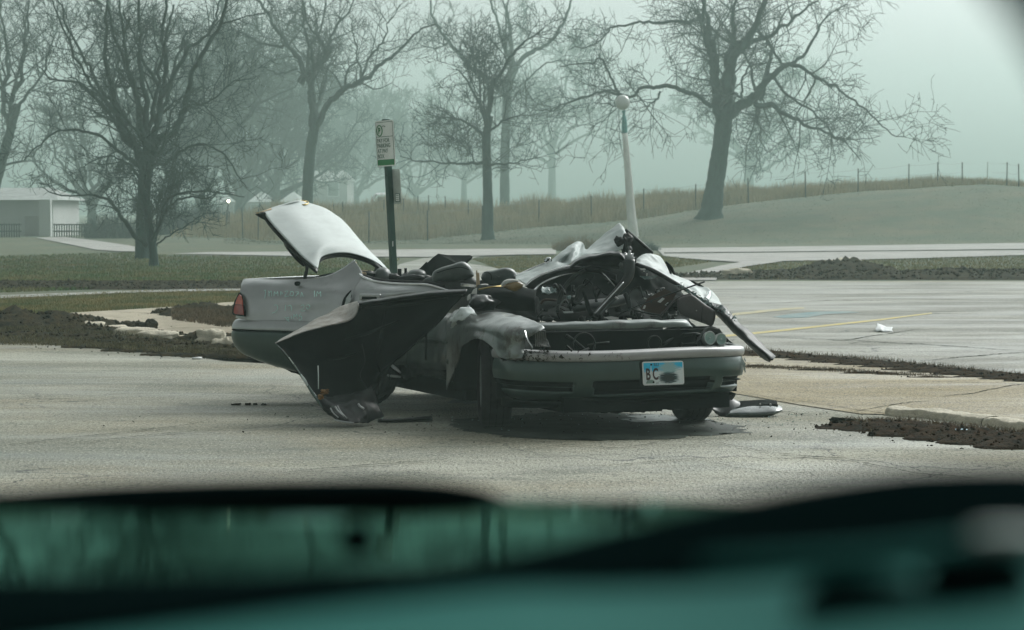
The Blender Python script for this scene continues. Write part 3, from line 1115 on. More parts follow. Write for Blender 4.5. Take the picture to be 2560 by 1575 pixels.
m_lamp = mat('reflector_bowl', (0.36, 0.50, 0.47), .3, metal=.4, var=.15, vscale=16, coat=.6)
m_lampr = mat('lamp_rim', (0.58, 0.62, 0.60), .35, metal=.5)
m_glass = mat('shattered_glass', (0.10, 0.20, 0.19), .15, coat=.8, color2=(0.35, 0.42, 0.42), vscale=30, bump=.8, bscale=70)
m_chalk = mat('teal_chalk', (0.58, 0.88, 0.82), .9)

car_loc = Fr(-1.0, 0, 0)
car = thing('wrecked_car', 'wrecked silver sedan bent in two, roof crushed, boot lid raised, bonnet gone', 'car', car_loc)

# --- front bumper: plan curve swept with a vertical profile
plan = [(.34, -.90), (.50, -.90), (.64, -.875), (.76, -.80), (.85, -.66), (.905, -.45), (.93, -.2), (.935, 0), (.93, .2), (.905, .45), (.85, .66), (.76, .80), (.64, .875), (.50, .90), (.36, .90)]
prof = [(.225, -.16), (.245, -.085), (.275, -.045), (.315, -.018), (.365, .0), (.42, .010), (.47, .004), (.498, -.004)]


def bumper_pt(s, k, nu, prof_pts):
    return None


NU, NV = 220, 48
pc = crom(np.array([(a, b * (.925 if b > .5 else 1), 0) for a, b in plan]), NU)
tg = np.gradient(pc, axis=0)
tg /= np.linalg.norm(tg, axis=1)[:, None]
nrm = np.stack([tg[:, 1], -tg[:, 0], np.zeros(NU)], 1)
pf = crom(np.array([(a, b, 0) for a, b in prof]), NV)
Vb, holes = [], []
for i in range(NV):
    z, o_ = pf[i, 0], pf[i, 1]
    for j in range(NU):
        x, y = pc[j, 0] + nrm[j, 0] * o_, pc[j, 1] + nrm[j, 1] * o_
        Vb.append((x, y, z))


def hole_depth(y, z, side_x):
    """openings of the lower bumper, in the bumper's own y,z"""
    d = 0
    # central grille: rounded rectangle
    cy, cz, hw, hh = .03, .325, .44, .048
    q = max(abs(y - cy) - hw + .05 * ((z - cz) / hh) * -1 * .4, 0)
    if abs(y - cy) < hw - .02 * (z < cz) and abs(z - cz) < hh:
        d = 1
    for sgn in (-1, 1):
        lo, hi = (.55, .86)
        if lo < sgn * y < hi + .05 and (abs(z - .352) < .014 or abs(z - .315) < .014):
            d = 2
    return d


rngC0 = np.random.default_rng(3)
m_scr = mat('pale_scratch', (0.25, 0.30, 0.28), .7)
off_v = []
for (x, y, z) in Vb:
    h = hole_depth(y, z, x)
    inn = .055 if h == 1 else (.03 if h == 2 else 0)
    # dents
    dz = .012 * mnoise.noise(Vector((x * 3, y * 2.3, z * 4)))
    k = math.hypot(x, y)
    off_v.append((x - inn - (dz if x > .5 else 0), y * (1 - .02 * (h == 2)), z + .006 * math.sin(y * 4.1)))
Vw = [Fr(*v) for v in off_v]
Fb = grid_faces(NV, NU)
mi = []
for f in Fb:
    c = np.mean([Vb[q] for q in f], 0)
    mi.append(1 if hole_depth(c[1], c[2], c[0]) else 0)
bp_ = mk('front_bumper', Vw, Fb, [m_bumper, m_black], car, mids=mi)
for k_ in range(22):
    y_ = .70 + rngC0.uniform(0, .12)
    z_ = rngC0.uniform(.40, .49)
    j_ = int(np.argmin(np.abs(pc[:, 1] - y_)))
    a_ = Fr(pc[j_, 0] + nrm[j_, 0] * .014, pc[j_, 1] + nrm[j_, 1] * .014, z_)
    tube('scratch', [a_, a_ + FYD * .012 - np.array([0, 0, rngC0.uniform(.015, .05)])], rngC0.uniform(.0012, .003), m_scr, bp_, 4)
# chrome-pale upper moulding strip with muddy left end
rows = []
for z, o_ in ((.502, .004), (.515, .012), (.54, .014), (.556, .006), (.566, -.02), (.569, -.06)):
    rows.append([Fr(p[0] + q[0] * o_, p[1] + q[1] * o_, z + .006 * math.sin(p[1] * 4.1)) for p, q in zip(pc[::6], nrm[::6])])
m_bumpertop = mat('scratched_silver_moulding', (0.34, 0.335, 0.335), .36, metal=.35, coat=.3, var=.1, vscale=5, dirt=(0.09, 0.08, 0.055), dirt_scale=9, dirt_lo=.58, dirt_hi=.68)
top_m = loft('bumper_moulding', rows, m_bumpertop, car, 120, 14, 0.004)
# chin and splitter under the bumper
rows = [[Fr(p[0] - .02 + q[0] * o_, p[1] * .96, z) for p, q in zip(pc[8:-8:6], nrm[8:-8:6])] for z, o_ in ((.235, -.02), (.20, -.10), (.185, -.22))]
loft('air_dam', rows, m_black, car, 60, 5, .006, crumple=.02, cscale=5)
for y, z in ((-.15, .17), (.12, .165), (.38, .175)):
    blob('under_tray', Fr(.5, y, z), (.30, .26, .09), m_black, car, [FXD, FYD, [0, 0, 1]], rough=.5, seed=y * 9)
# grille bars
for z in (.30, .345):
    strap('grille_bar', [Fr(.885, -.38, z), Fr(.895, 0, z), Fr(.885, .44, z)], .006, .01, m_black, bp_, n=12)
# mud clumps on the left corner of the bumper
rngC = np.random.default_rng(8)
Vm, Fm, off = [], [], 0
for k in range(170):
    j = int(rngC.beta(2, 5) * 110) + 12
    o_ = .012
    zc = .505 + abs(rngC.normal(0, .035))
    c = Fr(pc[j, 0] + nrm[j, 0] * o_ - max(0, zc - .56) * .4, pc[j, 1] + nrm[j, 1] * o_, zc)
    s = rngC.uniform(.004, .012)
    for q in range(3):
        a = rngC.normal(0, 1, (3, 3)) * s + c
        Vm += list(a)
        Fm.append((off, off + 1, off + 2))
        off += 3
mud = mk('mud', Vm, Fm, m_soil2, bp_, smooth=False)
stuff(mud)

# --- licence plate
def plate():
    c = Fr(.956, .062, .412)
    # local axes: along the bumper, and up, slightly skewed
    ex = unit(FYD * 1.0 + FXD * -.02)
    ez = unit(np.array([0, 0, 1.]) + FYD * -.06)
    n_ = unit(np.cross(ex, ez))
    w, h, rr = .305, .158, .014
    pts = []
    for cx, cz, a0 in ((w / 2 - rr, h / 2 - rr, 0), (-w / 2 + rr, h / 2 - rr, 90), (-w / 2 + rr, -h / 2 + rr, 180), (w / 2 - rr, -h / 2 + rr, 270)):
        for k in range(5):
            a = R(a0 + 22.5 * k)
            pts.append((cx + rr * math.cos(a), cz + rr * math.sin(a)))

    def P_(x, z, d=0.):
        bend = 0.0
        return c + ex * x + ez * z + n_ * (d + bend)
    m_rimw = mat('plate_white', (0.74, 0.76, 0.76), .45)
    pl = poly_sheet('licence_plate', [P_(x, z) for x, z in pts], m_rimw, car, thick=.003)
    back = poly_sheet('plate_backing', [P_(x * 1.05 - .004, z * 1.06, -.012) for x, z in pts], m_black, car, thick=.006)
    # printed face: blue sky over white, with a dark teal smear
    m = bpy.data.materials.new('plate_print')
    m.use_nodes = True
    nn, l = m.node_tree.nodes, m.node_tree.links
    b = nn['Principled BSDF']
    b.inputs['Roughness'].default_value = .4
    uv = nn.new('ShaderNodeUVMap')
    uv.uv_map = 'UVMap'
    sp = nn.new('ShaderNodeSeparateXYZ')
    l.new(uv.outputs[0], sp.inputs[0])
    tn = nn.new('ShaderNodeTexNoise')
    tn.inputs['Scale'].default_value = 3.2
    tn.inputs['Detail'].default_value = 7
    l.new(uv.outputs[0], tn.inputs[0])

    def math_(op, a, b_, c_=None):
        q = nn.new('ShaderNodeMath')
        q.operation = op
        for k, s in enumerate((a, b_, c_)):
            if s is None:
                continue
            if isinstance(s, (int, float)):
                q.inputs[k].default_value = s
            else:
                l.new(s, q.inputs[k])
        return q.outputs[0]

    def mr(v, lo, hi, a=0., c_=1.):
        q = nn.new('ShaderNodeMapRange')
        q.inputs[1].default_value, q.inputs[2].default_value = lo, hi
        q.inputs[3].default_value, q.inputs[4].default_value = a, c_
        l.new(v, q.inputs[0])
        return q.outputs[0]

    def mx(f, a, b_):
        q = nn.new('ShaderNodeMix')
        q.data_type = 'RGBA'
        l.new(f, q.inputs[0])
        for k, s in ((6, a), (7, b_)):
            if isinstance(s, tuple):
                q.inputs[k].default_value = (*s, 1)
            else:
                l.new(s, q.inputs[k])
        return q.outputs[2]
    u, v = sp.outputs[0], sp.outputs[1]
    wob = math_('MULTIPLY_ADD', tn.outputs[0], .5, -.25)
    vv = math_('ADD', v, wob)
    vv = math_('ADD', vv, math_('MULTIPLY', math_('ABSOLUTE', math_('SUBTRACT', u, .22), 0), -.25))
    blue = mr(vv, .50, .62)
    col = mx(blue, (0.70, 0.76, 0.77), (0.01, 0.50, 0.78))
    # pale smear above, dark smear below on the right half
    mp = nn.new('ShaderNodeMapping')
    mp.inputs['Scale'].default_value = (2.0, 11, 1)
    l.new(uv.outputs[0], mp.inputs[0])
    t2 = nn.new('ShaderNodeTexNoise')
    t2.inputs['Scale'].default_value = 3.5
    t2.inputs['Detail'].default_value = 6
    l.new(mp.outputs[0], t2.inputs[0])
    du = math_('ABSOLUTE', math_('SUBTRACT', u, .63), 0)
    dv = math_('ABSOLUTE', math_('SUBTRACT', v, .27), 0)
    dv2 = math_('ABSOLUTE', math_('SUBTRACT', v, .72), 0)
    n2 = math_('MULTIPLY_ADD', t2.outputs[0], 2.2, -1.1)
    pale = math_('ADD', math_('MULTIPLY_ADD', du, 3.0, n2), math_('MULTIPLY', dv2, 1.8))
    col = mx(mr(pale, .95, .65), col, (0.30, 0.48, 0.50))
    dark = math_('ADD', math_('MULTIPLY_ADD', math_('POWER', math_('MULTIPLY', du, 3.6), 2.5), 1.0, n2), math_('POWER', math_('MULTIPLY', dv, 3.2), 2.2))
    col = mx(mr(dark, .95, .45), col, (0.008, 0.06, 0.07))
    col = mx(mr(dark, .5, .25), col, (0.006, 0.016, 0.018))
    l.new(col, b.inputs['Base Color'])
    w2, h2 = w - .018, h - .018
    V4 = [P_(-w2 / 2, -h2 / 2, .0035), P_(w2 / 2, -h2 / 2, .0035), P_(w2 / 2, h2 / 2, .0035), P_(-w2 / 2, h2 / 2, .0035)]
    g = np.array([[np.array(V4[0]) * (1 - i) * (1 - j) + V4[1] * i * (1 - j) + V4[2] * i * j + V4[3] * (1 - i) * j for i in np.linspace(0, 1, 17)] for j in np.linspace(0, 1, 3)])
    V_, uvs = [], []
    for j in range(5):
        for i in range(17):
            x, z = -w2 / 2 + w2 * i / 16, -h2 / 2 + h2 * j / 4
            V_.append(P_(x, z, .0035))
            uvs.append((i / 16, j / 4))
    o = mk('plate_face', V_, grid_faces(5, 17), m, pl)
    me = o.data
    lay = me.uv_layers.new(name='UVMap')
    for lp in me.loops:
        lay.data[lp.index].uv = uvs[lp.vertex_index]
    m_txt = mat('plate_lettering', (0.045, 0.018, 0.018), .5)

    def text(name, s, x, z, size, sx=1.0, m_=m_txt, d=.0065, parent=pl, ex_=ex, ez_=ez, n0=n_, org=None, extr=.0006, bold=0.0):
        return add_text(name, s, (org if org is not None else c) + ex_ * x + ez_ * z + n0 * d, ex_, ez_, size, sx, m_, parent, extr, bold)
    text('plate_letter', 'B', -.132, -.040, .105, .58, bold=.0030)
    text('plate_letter', 'C', -.082, -.040, .105, .58, bold=.0030)
    text('plate_text', 'ILLI', -.070, .049, .028, .9)
    text('plate_text', 'LA', -.060, -.070, .020, .9, mat('plate_small_lettering', (0.25, 0.27, 0.30), .5))
    # white spike (monument) printed on the plate, screw heads
    poly_sheet('plate_print_spike', [P_(-.096, .0, .005), P_(-.086, .0, .005), P_(-.0895, .055, .005), P_(-.092, .055, .005)], m_rimw, pl)
    for x, z in ((-.088, .058), (-.078, -.058)):
        tube('screw', [P_(x, z, .003), P_(x, z, .009)], .006, m_black, pl, 10)
    o2 = poly_sheet('plate_sticker', [P_(-.135, -.066, .0055), (P_(-.07, -.066, .0055)), P_(-.072, -.05, .0055), P_(-.085, -.042, .0055), P_(-.12, -.042, .0055)], mat('grey_green_sticker', (0.22, 0.31, 0.28), .6), pl)


def add_text(name, s, pos, ex_, ez_, size, sx, m_, parent, extr=.0006, bold=0.0, align='LEFT'):
    cu = bpy.data.curves.new(name, 'FONT')
    cu.body = s
    cu.size = size
    cu.extrude = extr
    cu.offset = bold
    cu.align_x = align
    cu.resolution_u = 4
    tmp = bpy.data.objects.new('tmp', cu)
    COL.objects.link(tmp)
    bpy.context.view_layer.update()
    dg = bpy.context.evaluated_depsgraph_get()
    me = bpy.data.meshes.new_from_object(tmp.evaluated_get(dg))
    bpy.data.objects.remove(tmp)
    nn_ = np.cross(ex_, ez_)
    co = np.empty(len(me.vertices) * 3)
    me.vertices.foreach_get('co', co)
    co = co.reshape(-1, 3)
    wv = np.asarray(pos) + co[:, :1] * sx * ex_ + co[:, 1:2] * ez_ + co[:, 2:3] * nn_
    wv = wv - root_loc(parent)
    me.vertices.foreach_set('co', wv.astype(np.float32).ravel())
    me.materials.clear()
    o = link_mesh(name, me, parent, m_, False)
    o.data.update()
    return o


plate()

# --- front right fender (left in the photo): rows from the top edge down to the arch / bumper line
def fs(lst, y):
    return [FS(a, b, y if len(q) == 0 else q[0]) for a, b, *q in lst]


AR = [(1142, 905), (1146, 880), (1156, 862), (1176, 848), (1200, 846), (1222, 856), (1238, 872), (1248, 892), (1252, 904)]
top = [(1120, 797, -.86), (1140, 776, -.82), (1168, 772, -.76), (1196, 784, -.72), (1235, 780, -.70), (1275, 784, -.70), (1315, 795, -.71), (1350, 811, -.73), (1362, 822, -.72)]
r1 = [(1118, 812, -.89), (1138, 796, -.87), (1165, 790, -.85), (1196, 798, -.83), (1235, 795, -.82), (1272, 800, -.82), (1305, 811, -.82), (1330, 824, -.80), (1342, 832, -.79)]
r2 = [(1117, 840, -.90), (1132, 826, -.905), (1158, 815, -.91), (1190, 814, -.91), (1225, 816, -.91), (1256, 823, -.91), (1285, 833, -.90), (1305, 842, -.86), (1314, 850, -.83)]
r3 = [(1116, 880, -.90), (1128, 860, -.905), (1150, 838, -.92), (1183, 829, -.925), (1215, 833, -.925), (1245, 846, -.92), (1272, 858, -.91), (1296, 866, -.88), (1310, 872, -.84)]
r4 = [(1116, 930, -.89), (1136, 890, -.90), (1152, 858, -.925), (1180, 841, -.94), (1208, 843, -.94), (1234, 860, -.93), (1258, 878, -.92), (1290, 884, -.90), (1308, 886, -.86)]
r5 = [(1116, 975, -.88), (1143, 910, -.90), (1156, 866, -.93), (1182, 849, -.945), (1206, 851, -.945), (1232, 869, -.935), (1250, 894, -.93), (1280, 897, -.91), (1304, 896, -.88)]
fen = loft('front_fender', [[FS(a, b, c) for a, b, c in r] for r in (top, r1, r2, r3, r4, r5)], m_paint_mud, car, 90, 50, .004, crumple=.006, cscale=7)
# crumpled torn rear end of the fender
loft('crumpled_edge', [[FS(1122, 800, -.90), FS(1150, 772, -.86), FS(1166, 765, -.80)], [FS(1130, 806, -.93), FS(1155, 783, -.90), FS(1180, 776, -.82)], [FS(1124, 822, -.91), FS(1160, 796, -.91), FS(1195, 788, -.84)]], m_lid, fen, 22, 14, .004, crumple=.028, cscale=14, seed=3)
# inner fender liner
rows = []
for yy in (-.90, -.80, -.70, -.6):
    rows.append([Fr(.40 * math.cos(a) + .0, yy, .30 + .36 * math.sin(a)) for a in np.linspace(-.2, math.pi + .2, 14)])
loft('wheel_liner', rows, m_black, car, 30, 5, .01)
rows = []
for yy in (.90, .80, .70, .6):
    rows.append([Fr(.40 * math.cos(a) + .0, yy, .30 + .36 * math.sin(a)) for a in np.linspace(-.2, math.pi + .2, 14)])
loft('wheel_liner', rows, m_black, car, 30, 5, .01)
# front left fender (seen only over the headlights)
loft('front_fender', [[Fr(.62, .70, .56), Fr(.3, .74, .58), Fr(-.1, .76, .60), Fr(-.5, .78, .60)], [Fr(.55, .84, .54), Fr(.3, .86, .56), Fr(-.1, .87, .57), Fr(-.5, .88, .58)],
                      [Fr(.42, .90, .55), Fr(.34, .92, .54), Fr(-.1, .92, .64), Fr(-.5, .91, .5)], [Fr(.40, .9, .5), Fr(.36, .92, .54), Fr(-.1, .92, .62), Fr(-.5, .9, .25)]], m_darkpaint, car, 24, 14, .004, crumple=.012)

# --- headlight hole with dark socket and streaked trim (photo left)
socket = loft('headlight_socket', [[FS(1310, 823, -.80), FF(1335, 826, .78), FF(1364, 829, .76)], [FS(1316, 845, -.82), FF(1340, 848, .74), FF(1366, 850, .72)], [FS(1330, 866, -.82), FF(1350, 868, .80), FF(1372, 868, .78)]], m_dark, car, 20, 14, .005, crumple=.02, cscale=14)
strap('trim_strip', [FS(1312, 828, -.85), FS(1318, 848, -.86), FS(1332, 870, -.84)], .012, .006, m_chrome, socket, n=8, wdir=FXD)
for k in range(6):
    x = 1338 + k * 5
    strap('socket_rib', [FF(x, 830, .80), FF(x + 2, 850, .79), FF(x + 1, 866, .82)], .006, .004, mat('scuffed_grey', (0.10, 0.10, 0.09), .6) if k == 0 else bpy.data.materials['scuffed_grey'], socket, n=6, wdir=FYD)

# --- twin round headlights at the right end
for cx, cy, rad in ((1775, 845, .042), (1803, 848, .038)):
    c = FF(cx, cy, .80)
    ax = unit(FXD * .93 + np.array([0, 0, .12]) - FYD * .28)
    e1 = unit(np.cross(ax, [0, 0, 1.]))
    e2 = np.cross(e1, ax)
    rows = []
    for rr, dd in ((1.12, -.10), (1.12, .0), (1.06, .012), (1.0, .008), (.9, .002), (.6, -.006), (.25, -.011), (.01, -.013)):
        rows.append([c + ax * dd * 1.0 + (e1 * math.cos(a) * .86 + e2 * math.sin(a)) * rad * rr for a in np.linspace(0, 2 * math.pi, 29)])
    g = np.stack([np.array(r_) for r_ in rows])
    mids = []
    ff = grid_faces(8, 29)
    mids = [0 if k // 28 < 4 else 1 for k in range(len(ff))]
    hl = mk('headlight', g.reshape(-1, 3), ff, [m_lampr, m_lamp], car, mids=mids)
    blob('bulb', c + ax * .004, (.012, .012, .02), m_lampr, hl, [e1, e2, ax])
strap('headlight_bracket', [FF(1740, 862, .74), FF(1756, 835, .7), FF(1770, 822, .68), FF(1800, 828, .68)], .02, .012, m_dark, car, n=10)

# --- radiator support and front bay
loft('radiator_support', [[FF(1345, 812, .60), FF(1368, 812, .64), FF(1480, 806, .70), FF(1600, 803, .71), FF(1700, 802, .66), FF(1716, 803, .62)],
                          [FF(1345, 817, .64), FF(1372, 817, .69), FF(1480, 812, .75), FF(1600, 809, .76), FF(1704, 807, .71), FF(1722, 811, .66)],
                          [FF(1350, 826, .63), FF(1380, 823, .69), FF(1480, 823, .75), FF(1600, 821, .76), FF(1710, 818, .71), FF(1730, 820, .65)]],
     mat('dull_grey_metal', (0.13, 0.15, 0.145), .4, metal=.5, dirt=(0.03, 0.03, 0.025), dirt_scale=6, dirt_lo=.5, dirt_hi=.62), car, 40, 10, .02, crumple=.008, cscale=8)
boxm('radiator', Fr(.60, 0, .46), (.05, 1.30, .44), m_black, car, [FXD, FYD, [0, 0, 1]])
boxm('engine_bay_floor', Fr(.0, 0, .21), (1.7, 1.22, .10), m_black, car, [FXD, FYD, [0, 0, 1]])
boxm('engine', Fr(.12, -.05, .50), (.55, .80, .42), m_dark, car, [FXD, FYD, [0, 0, 1]], bevel=.04)
boxm('firewall', Fr(-.55, 0, .46), (.06, 1.5, .36), m_dark, car, [FXD, FYD, [0, 0, 1]])
m_dull = mat('dull_dark_grey', (0.010, 0.015, 0.014), .5, metal=.2, var=.4, vscale=12)
for (x, y, r_, z) in ((1460, 862, .08, 0), (1636, 858, .05, 0)):
    c = FF(x, y, .66)
    V_, F_ = tube_arrays([np.array([c, c + FXD * .05])], [np.array([r_, r_ * .9])], 20)
    tube('fan_ring', [c + (FYD * math.cos(a) + np.array([0, 0, 1]) * math.sin(a)) * r_ for a in np.linspace(0, 2 * math.pi, 24)], .006, m_dull, car, 6)
rngb = np.random.default_rng(77)
for k in range(9):
    y0 = rngb.uniform(-.6, .6)
    a = Fr(.66 + rngb.uniform(-.03, .04), y0, rngb.uniform(.56, .68))
    b = Fr(.68 + rngb.uniform(-.03, .05), y0 + rngb.uniform(-.25, .25), rngb.uniform(.50, .62))
    tube('hose', [a, (a + b) / 2 + rngb.normal(0, .03, 3), b], rngb.uniform(.004, .012), m_dull, car, 6, n=8)
for k in range(14):
    c = Fr(rngb.uniform(-.3, .5), rngb.uniform(-.62, .62), rngb.uniform(.62, .69))
    blob('engine_part', c, rngb.uniform(.05, .12, 3), m_black, car, [FXD, FYD, [0, 0, 1]], rough=.3, power=3.5, seed=k, nu=14, nv=8)

# --- wheels
def wheel(c, fwd, camber=0.0, name='wheel', parent=car, rimcol=None):
    fwd = unit(np.asarray(fwd, float))
    side = unit(np.cross([0, 0, 1.], fwd))
    side = unit(side + np.array([0, 0, camber]))
    up_ = np.cross(fwd, side)
    Rt, Wd = .315, .205
    prof_ = [(.200, -.085), (.215, -.098), (.26, -.106), (.295, -.100), (.310, -.085), (.315, -.06), (.316, 0), (.315, .06), (.310, .085), (.295, .100), (.26, .106), (.215, .098), (.200, .085)]
    nu_ = 96
    V = []
    for r_, o_ in prof_:
        for j in range(nu_):
            a = 2 * math.pi * j / nu_
            rr = r_ - (.006 if (j % 4 == 0 and r_ > .3) else 0)
            V.append(c + (fwd * math.cos(a) + up_ * math.sin(a)) * rr + side * o_)
    w = mk(name, V, grid_faces(len(prof_), nu_, close=True), m_rubber, parent)
    for go in (-.045, 0, .045):
        tube('tread_groove', [c + (fwd * math.cos(a) + up_ * math.sin(a)) * .3135 + side * go for a in np.linspace(0, 2 * math.pi, 49)], .004, m_black, w, 4, caps=False)
    for sg in (-1, 1):
        V = []
        pr = [(.205, .084), (.198, .090), (.185, .080), (.17, .06), (.06, .045), (.03, .06), (.001, .062)]
        for r_, o_ in pr:
            for j in range(60):
                a = 2 * math.pi * j / 60
                dd = 0
                if .05 < r_ < .18 and (j % 12) >= 6:
                    dd = -.03
                V.append(c + (fwd * math.cos(a) + up_ * math.sin(a)) * r_ + side * (o_ + dd) * sg)
        mk('rim', V, grid_faces(len(pr), 60, close=True), m_rim, w)
    return w


a_st = R(-18)
ff_ = FXD * math.cos(a_st) + FYD * math.sin(a_st)
wheel(Fr(-.03, -.745, .315), ff_)
a_st = R(-10)
ff_ = FXD * math.cos(a_st) + FYD * math.sin(a_st)
wheel(Fr(0, .745, .315), ff_)
wheel(Rr(.50, -.14, .315), RD)
wheel(Rr(.50, -1.62, .315), RD)
tube('axle', [Rr(.50, -.2, .3), Rr(.50, -1.6, .3)], .04, m_black, car, 8)
tube('axle', [Fr(0, -.66, .3), Fr(0, .66, .3)], .035, m_black, car, 8)
for x, r_ in ((1165, .07), (1260, .05)):
    pass

# --- side under the windows: front right door remains
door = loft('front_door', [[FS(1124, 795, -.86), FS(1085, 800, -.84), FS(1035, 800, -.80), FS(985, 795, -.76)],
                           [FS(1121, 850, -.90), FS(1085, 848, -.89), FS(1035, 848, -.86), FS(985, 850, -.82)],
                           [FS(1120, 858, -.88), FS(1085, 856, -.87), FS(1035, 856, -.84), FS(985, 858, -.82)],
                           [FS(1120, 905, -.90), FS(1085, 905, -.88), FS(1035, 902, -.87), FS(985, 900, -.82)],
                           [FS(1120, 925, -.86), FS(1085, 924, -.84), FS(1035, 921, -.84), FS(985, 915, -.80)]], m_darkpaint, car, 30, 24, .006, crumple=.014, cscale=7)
strap('door_gap', [FS(1066, 818, -.915), FS(1065, 860, -.92), FS(1064, 900, -.915)], .022, .006, m_black, door, n=8, wdir=FXD)
strap('side_moulding', [FS(1118, 856, -.905), FS(1085, 850, -.895), FS(1050, 846, -.88)], .012, .012, m_bumper, door, n=8)
# crumpled sill with bright folds
sill = loft('sill', [[FS(1120, 920, -.84), FS(1060, 922, -.80), FS(1005, 908, -.86), FS(968, 905, -.9)], [FS(1120, 932, -.82), FS(1055, 935, -.80), FS(1002, 940, -.84), FS(960, 930, -.9)],
                     [FS(1120, 955, -.74), FS(1055, 965, -.72), FS(1002, 962, -.80), FS(955, 958, -.86)]], m_dark, car, 24, 12, .01, crumple=.03, cscale=9)
tube('sill_fold', [FS(970, 906, -.95), FS(985, 918, -.96), FS(1001, 932, -.94)], [.006, .014, .008], m_paint, sill, 6, n=8)
tube('sill_fold', [FS(960, 937, -.95), FS(980, 940, -.96), FS(1001, 942, -.94)], [.006, .010, .007], m_paint, sill, 6, n=8)
boxm('floor_pan', Fr(-1.2, -.05, .21), (1.5, 1.50, .12), m_black, car, [FXD, FYD, [0, 0, 1]])
boxm('floor_pan', Rr(.45, -.85, .30), (1.3, 1.4, .12), m_black, car, [RD, RN, [0, 0, 1]])
blob('seat_base', Fr(-1.25, -.35, .46), (.6, .5, .3), m_seat, car, [FXD, FYD, [0, 0, 1]], power=4)
blob('seat_base', Fr(-1.25, .35, .46), (.6, .5, .3), m_seat, car, [FXD, FYD, [0, 0, 1]], power=4)
blob('rear_seat', Rr(.35, -.85, .50), (.6, 1.35, .36), m_seat, car, [RD, RN, [0, 0, 1]], power=4)
blob('rear_seat_back', Rr(.72, -.85, .68), (.22, 1.35, .46), m_seat, car, [RD, RN, [0, 0, 1]], power=4)
blob('transmission_tunnel', Fr(-.9, 0, .36), (1.2, .3, .3), m_black, car, [FXD, FYD, [0, 0, 1]], power=4)

# --- rear quarter
def rs(lst, o0):
    return [RS(q[0], q[1], q[2] if len(q) > 2 else o0) for q in lst]


TOPQ = [(606, 704, -.10), (612, 698, -.13), (640, 698, -.14), (668, 700, -.14), (730, 700, -.12), (790, 697, -.13), (832, 688, -.16), (860, 672, -.20), (886, 652, -.24)]
Q = [
    rs([(606, 706, -.10), (614, 698, -.13), (660, 699, -.14), (725, 700, -.12), (785, 697, -.12), (825, 688, -.15), (852, 675, -.19), (874, 660, -.22), (887, 651, -.24)], 0),
    rs([(604, 712, -.03), (612, 706, -.06), (660, 708, -.06), (725, 712, -.06), (785, 712, -.07), (828, 708, -.10), (856, 698, -.14), (880, 688, -.17), (904, 681, -.18)], 0),
    rs([(602, 722, .01), (612, 718, -.01), (660, 721, -.02), (725, 725, -.03), (790, 727, -.03), (835, 728, -.04), (862, 727, -.06), (882, 724, -.08), (908, 722, -.09)], 0),
    rs([(598, 745, .02), (612, 745, .03), (660, 747, .02), (725, 750, .01), (785, 752, 0), (830, 754, -.01), (856, 755, -.02), (866, 750, -.03), (876, 738, -.05)], 0),
    rs([(594, 770, .02), (610, 772, .045), (660, 775, .04), (725, 778, .02), (785, 780, .01), (825, 781, 0), (845, 781, -.0), (856, 775, -.01), (860, 768, -.02)], 0),
    rs([(590, 795, .01), (608, 798, .05), (660, 806, .05), (725, 814, .04), (785, 822, .03), (820, 826, .02), (840, 828, .01), (848, 826, 0), (852, 820, 0)], 0),
]
quarter = loft('rear_quarter_panel', Q, m_paint, car, 100, 50, .005, crumple=.004, cscale=4)
# rear face, wrapping out of sight round the tail
ZT = [(.955, 0), (.90, .03), (.80, .05), (.66, .04), (.62, .0)]
rows = []
u0 = 1.53
for z, du in ZT:
    rows.append([Rr(u0 + .02 + du * .3, -.05 if z < .9 else -.11, z), Rr(u0 + .035 + du * .5, -.16, z), Rr(u0 + .06 + du, -.5, z), Rr(u0 + .08 + du, -.85, z), Rr(u0 + .06 + du, -1.2, z), Rr(u0 + du, -1.58, z), Rr(u0 - .1 + du, -1.7, z)])
loft('tail_panel', rows, m_paint, car, 40, 14, .005)
# rear bumper: pale upper band and dark lower cover, wrapping round the tail
BU = [(.655, .015, -.03), (.640, .06, .0), (.60, .085, .012), (.572, .088, .012)]
BL = [(0, .075, .0), (.07, .09, .012), (.35, .09, .012), (.65, .07, .0), (.88, .03, -.03), (1, -.06, -.10)]


def zbot(u):
    return float(np.interp(u, [.4, .7, 1.0, 1.36, 1.55], [.19, .20, .25, .325, .385]))


def bump_rows(prof__, frac):
    out = []
    for z, o_, du in prof__:
        r_ = []
        for u, off in ((.62, o_ - .03), (1.0, o_), (1.3, o_), (1.46, o_ - .012), (1.555 + du, o_ - .06), (1.60 + du, o_ - .17), (1.645 + du, o_ - .40), (1.69 + du, -.85), (1.64 + du, -1.42), (1.58 + du, -1.62), (1.44, -1.76), (1.0, -1.78)):
            zz = (.566 - z * (.566 - zbot(u))) if frac else z
            r_.append(Rr(u, off, zz - .010 * (u < .8)))
        out.append(r_)
    return out


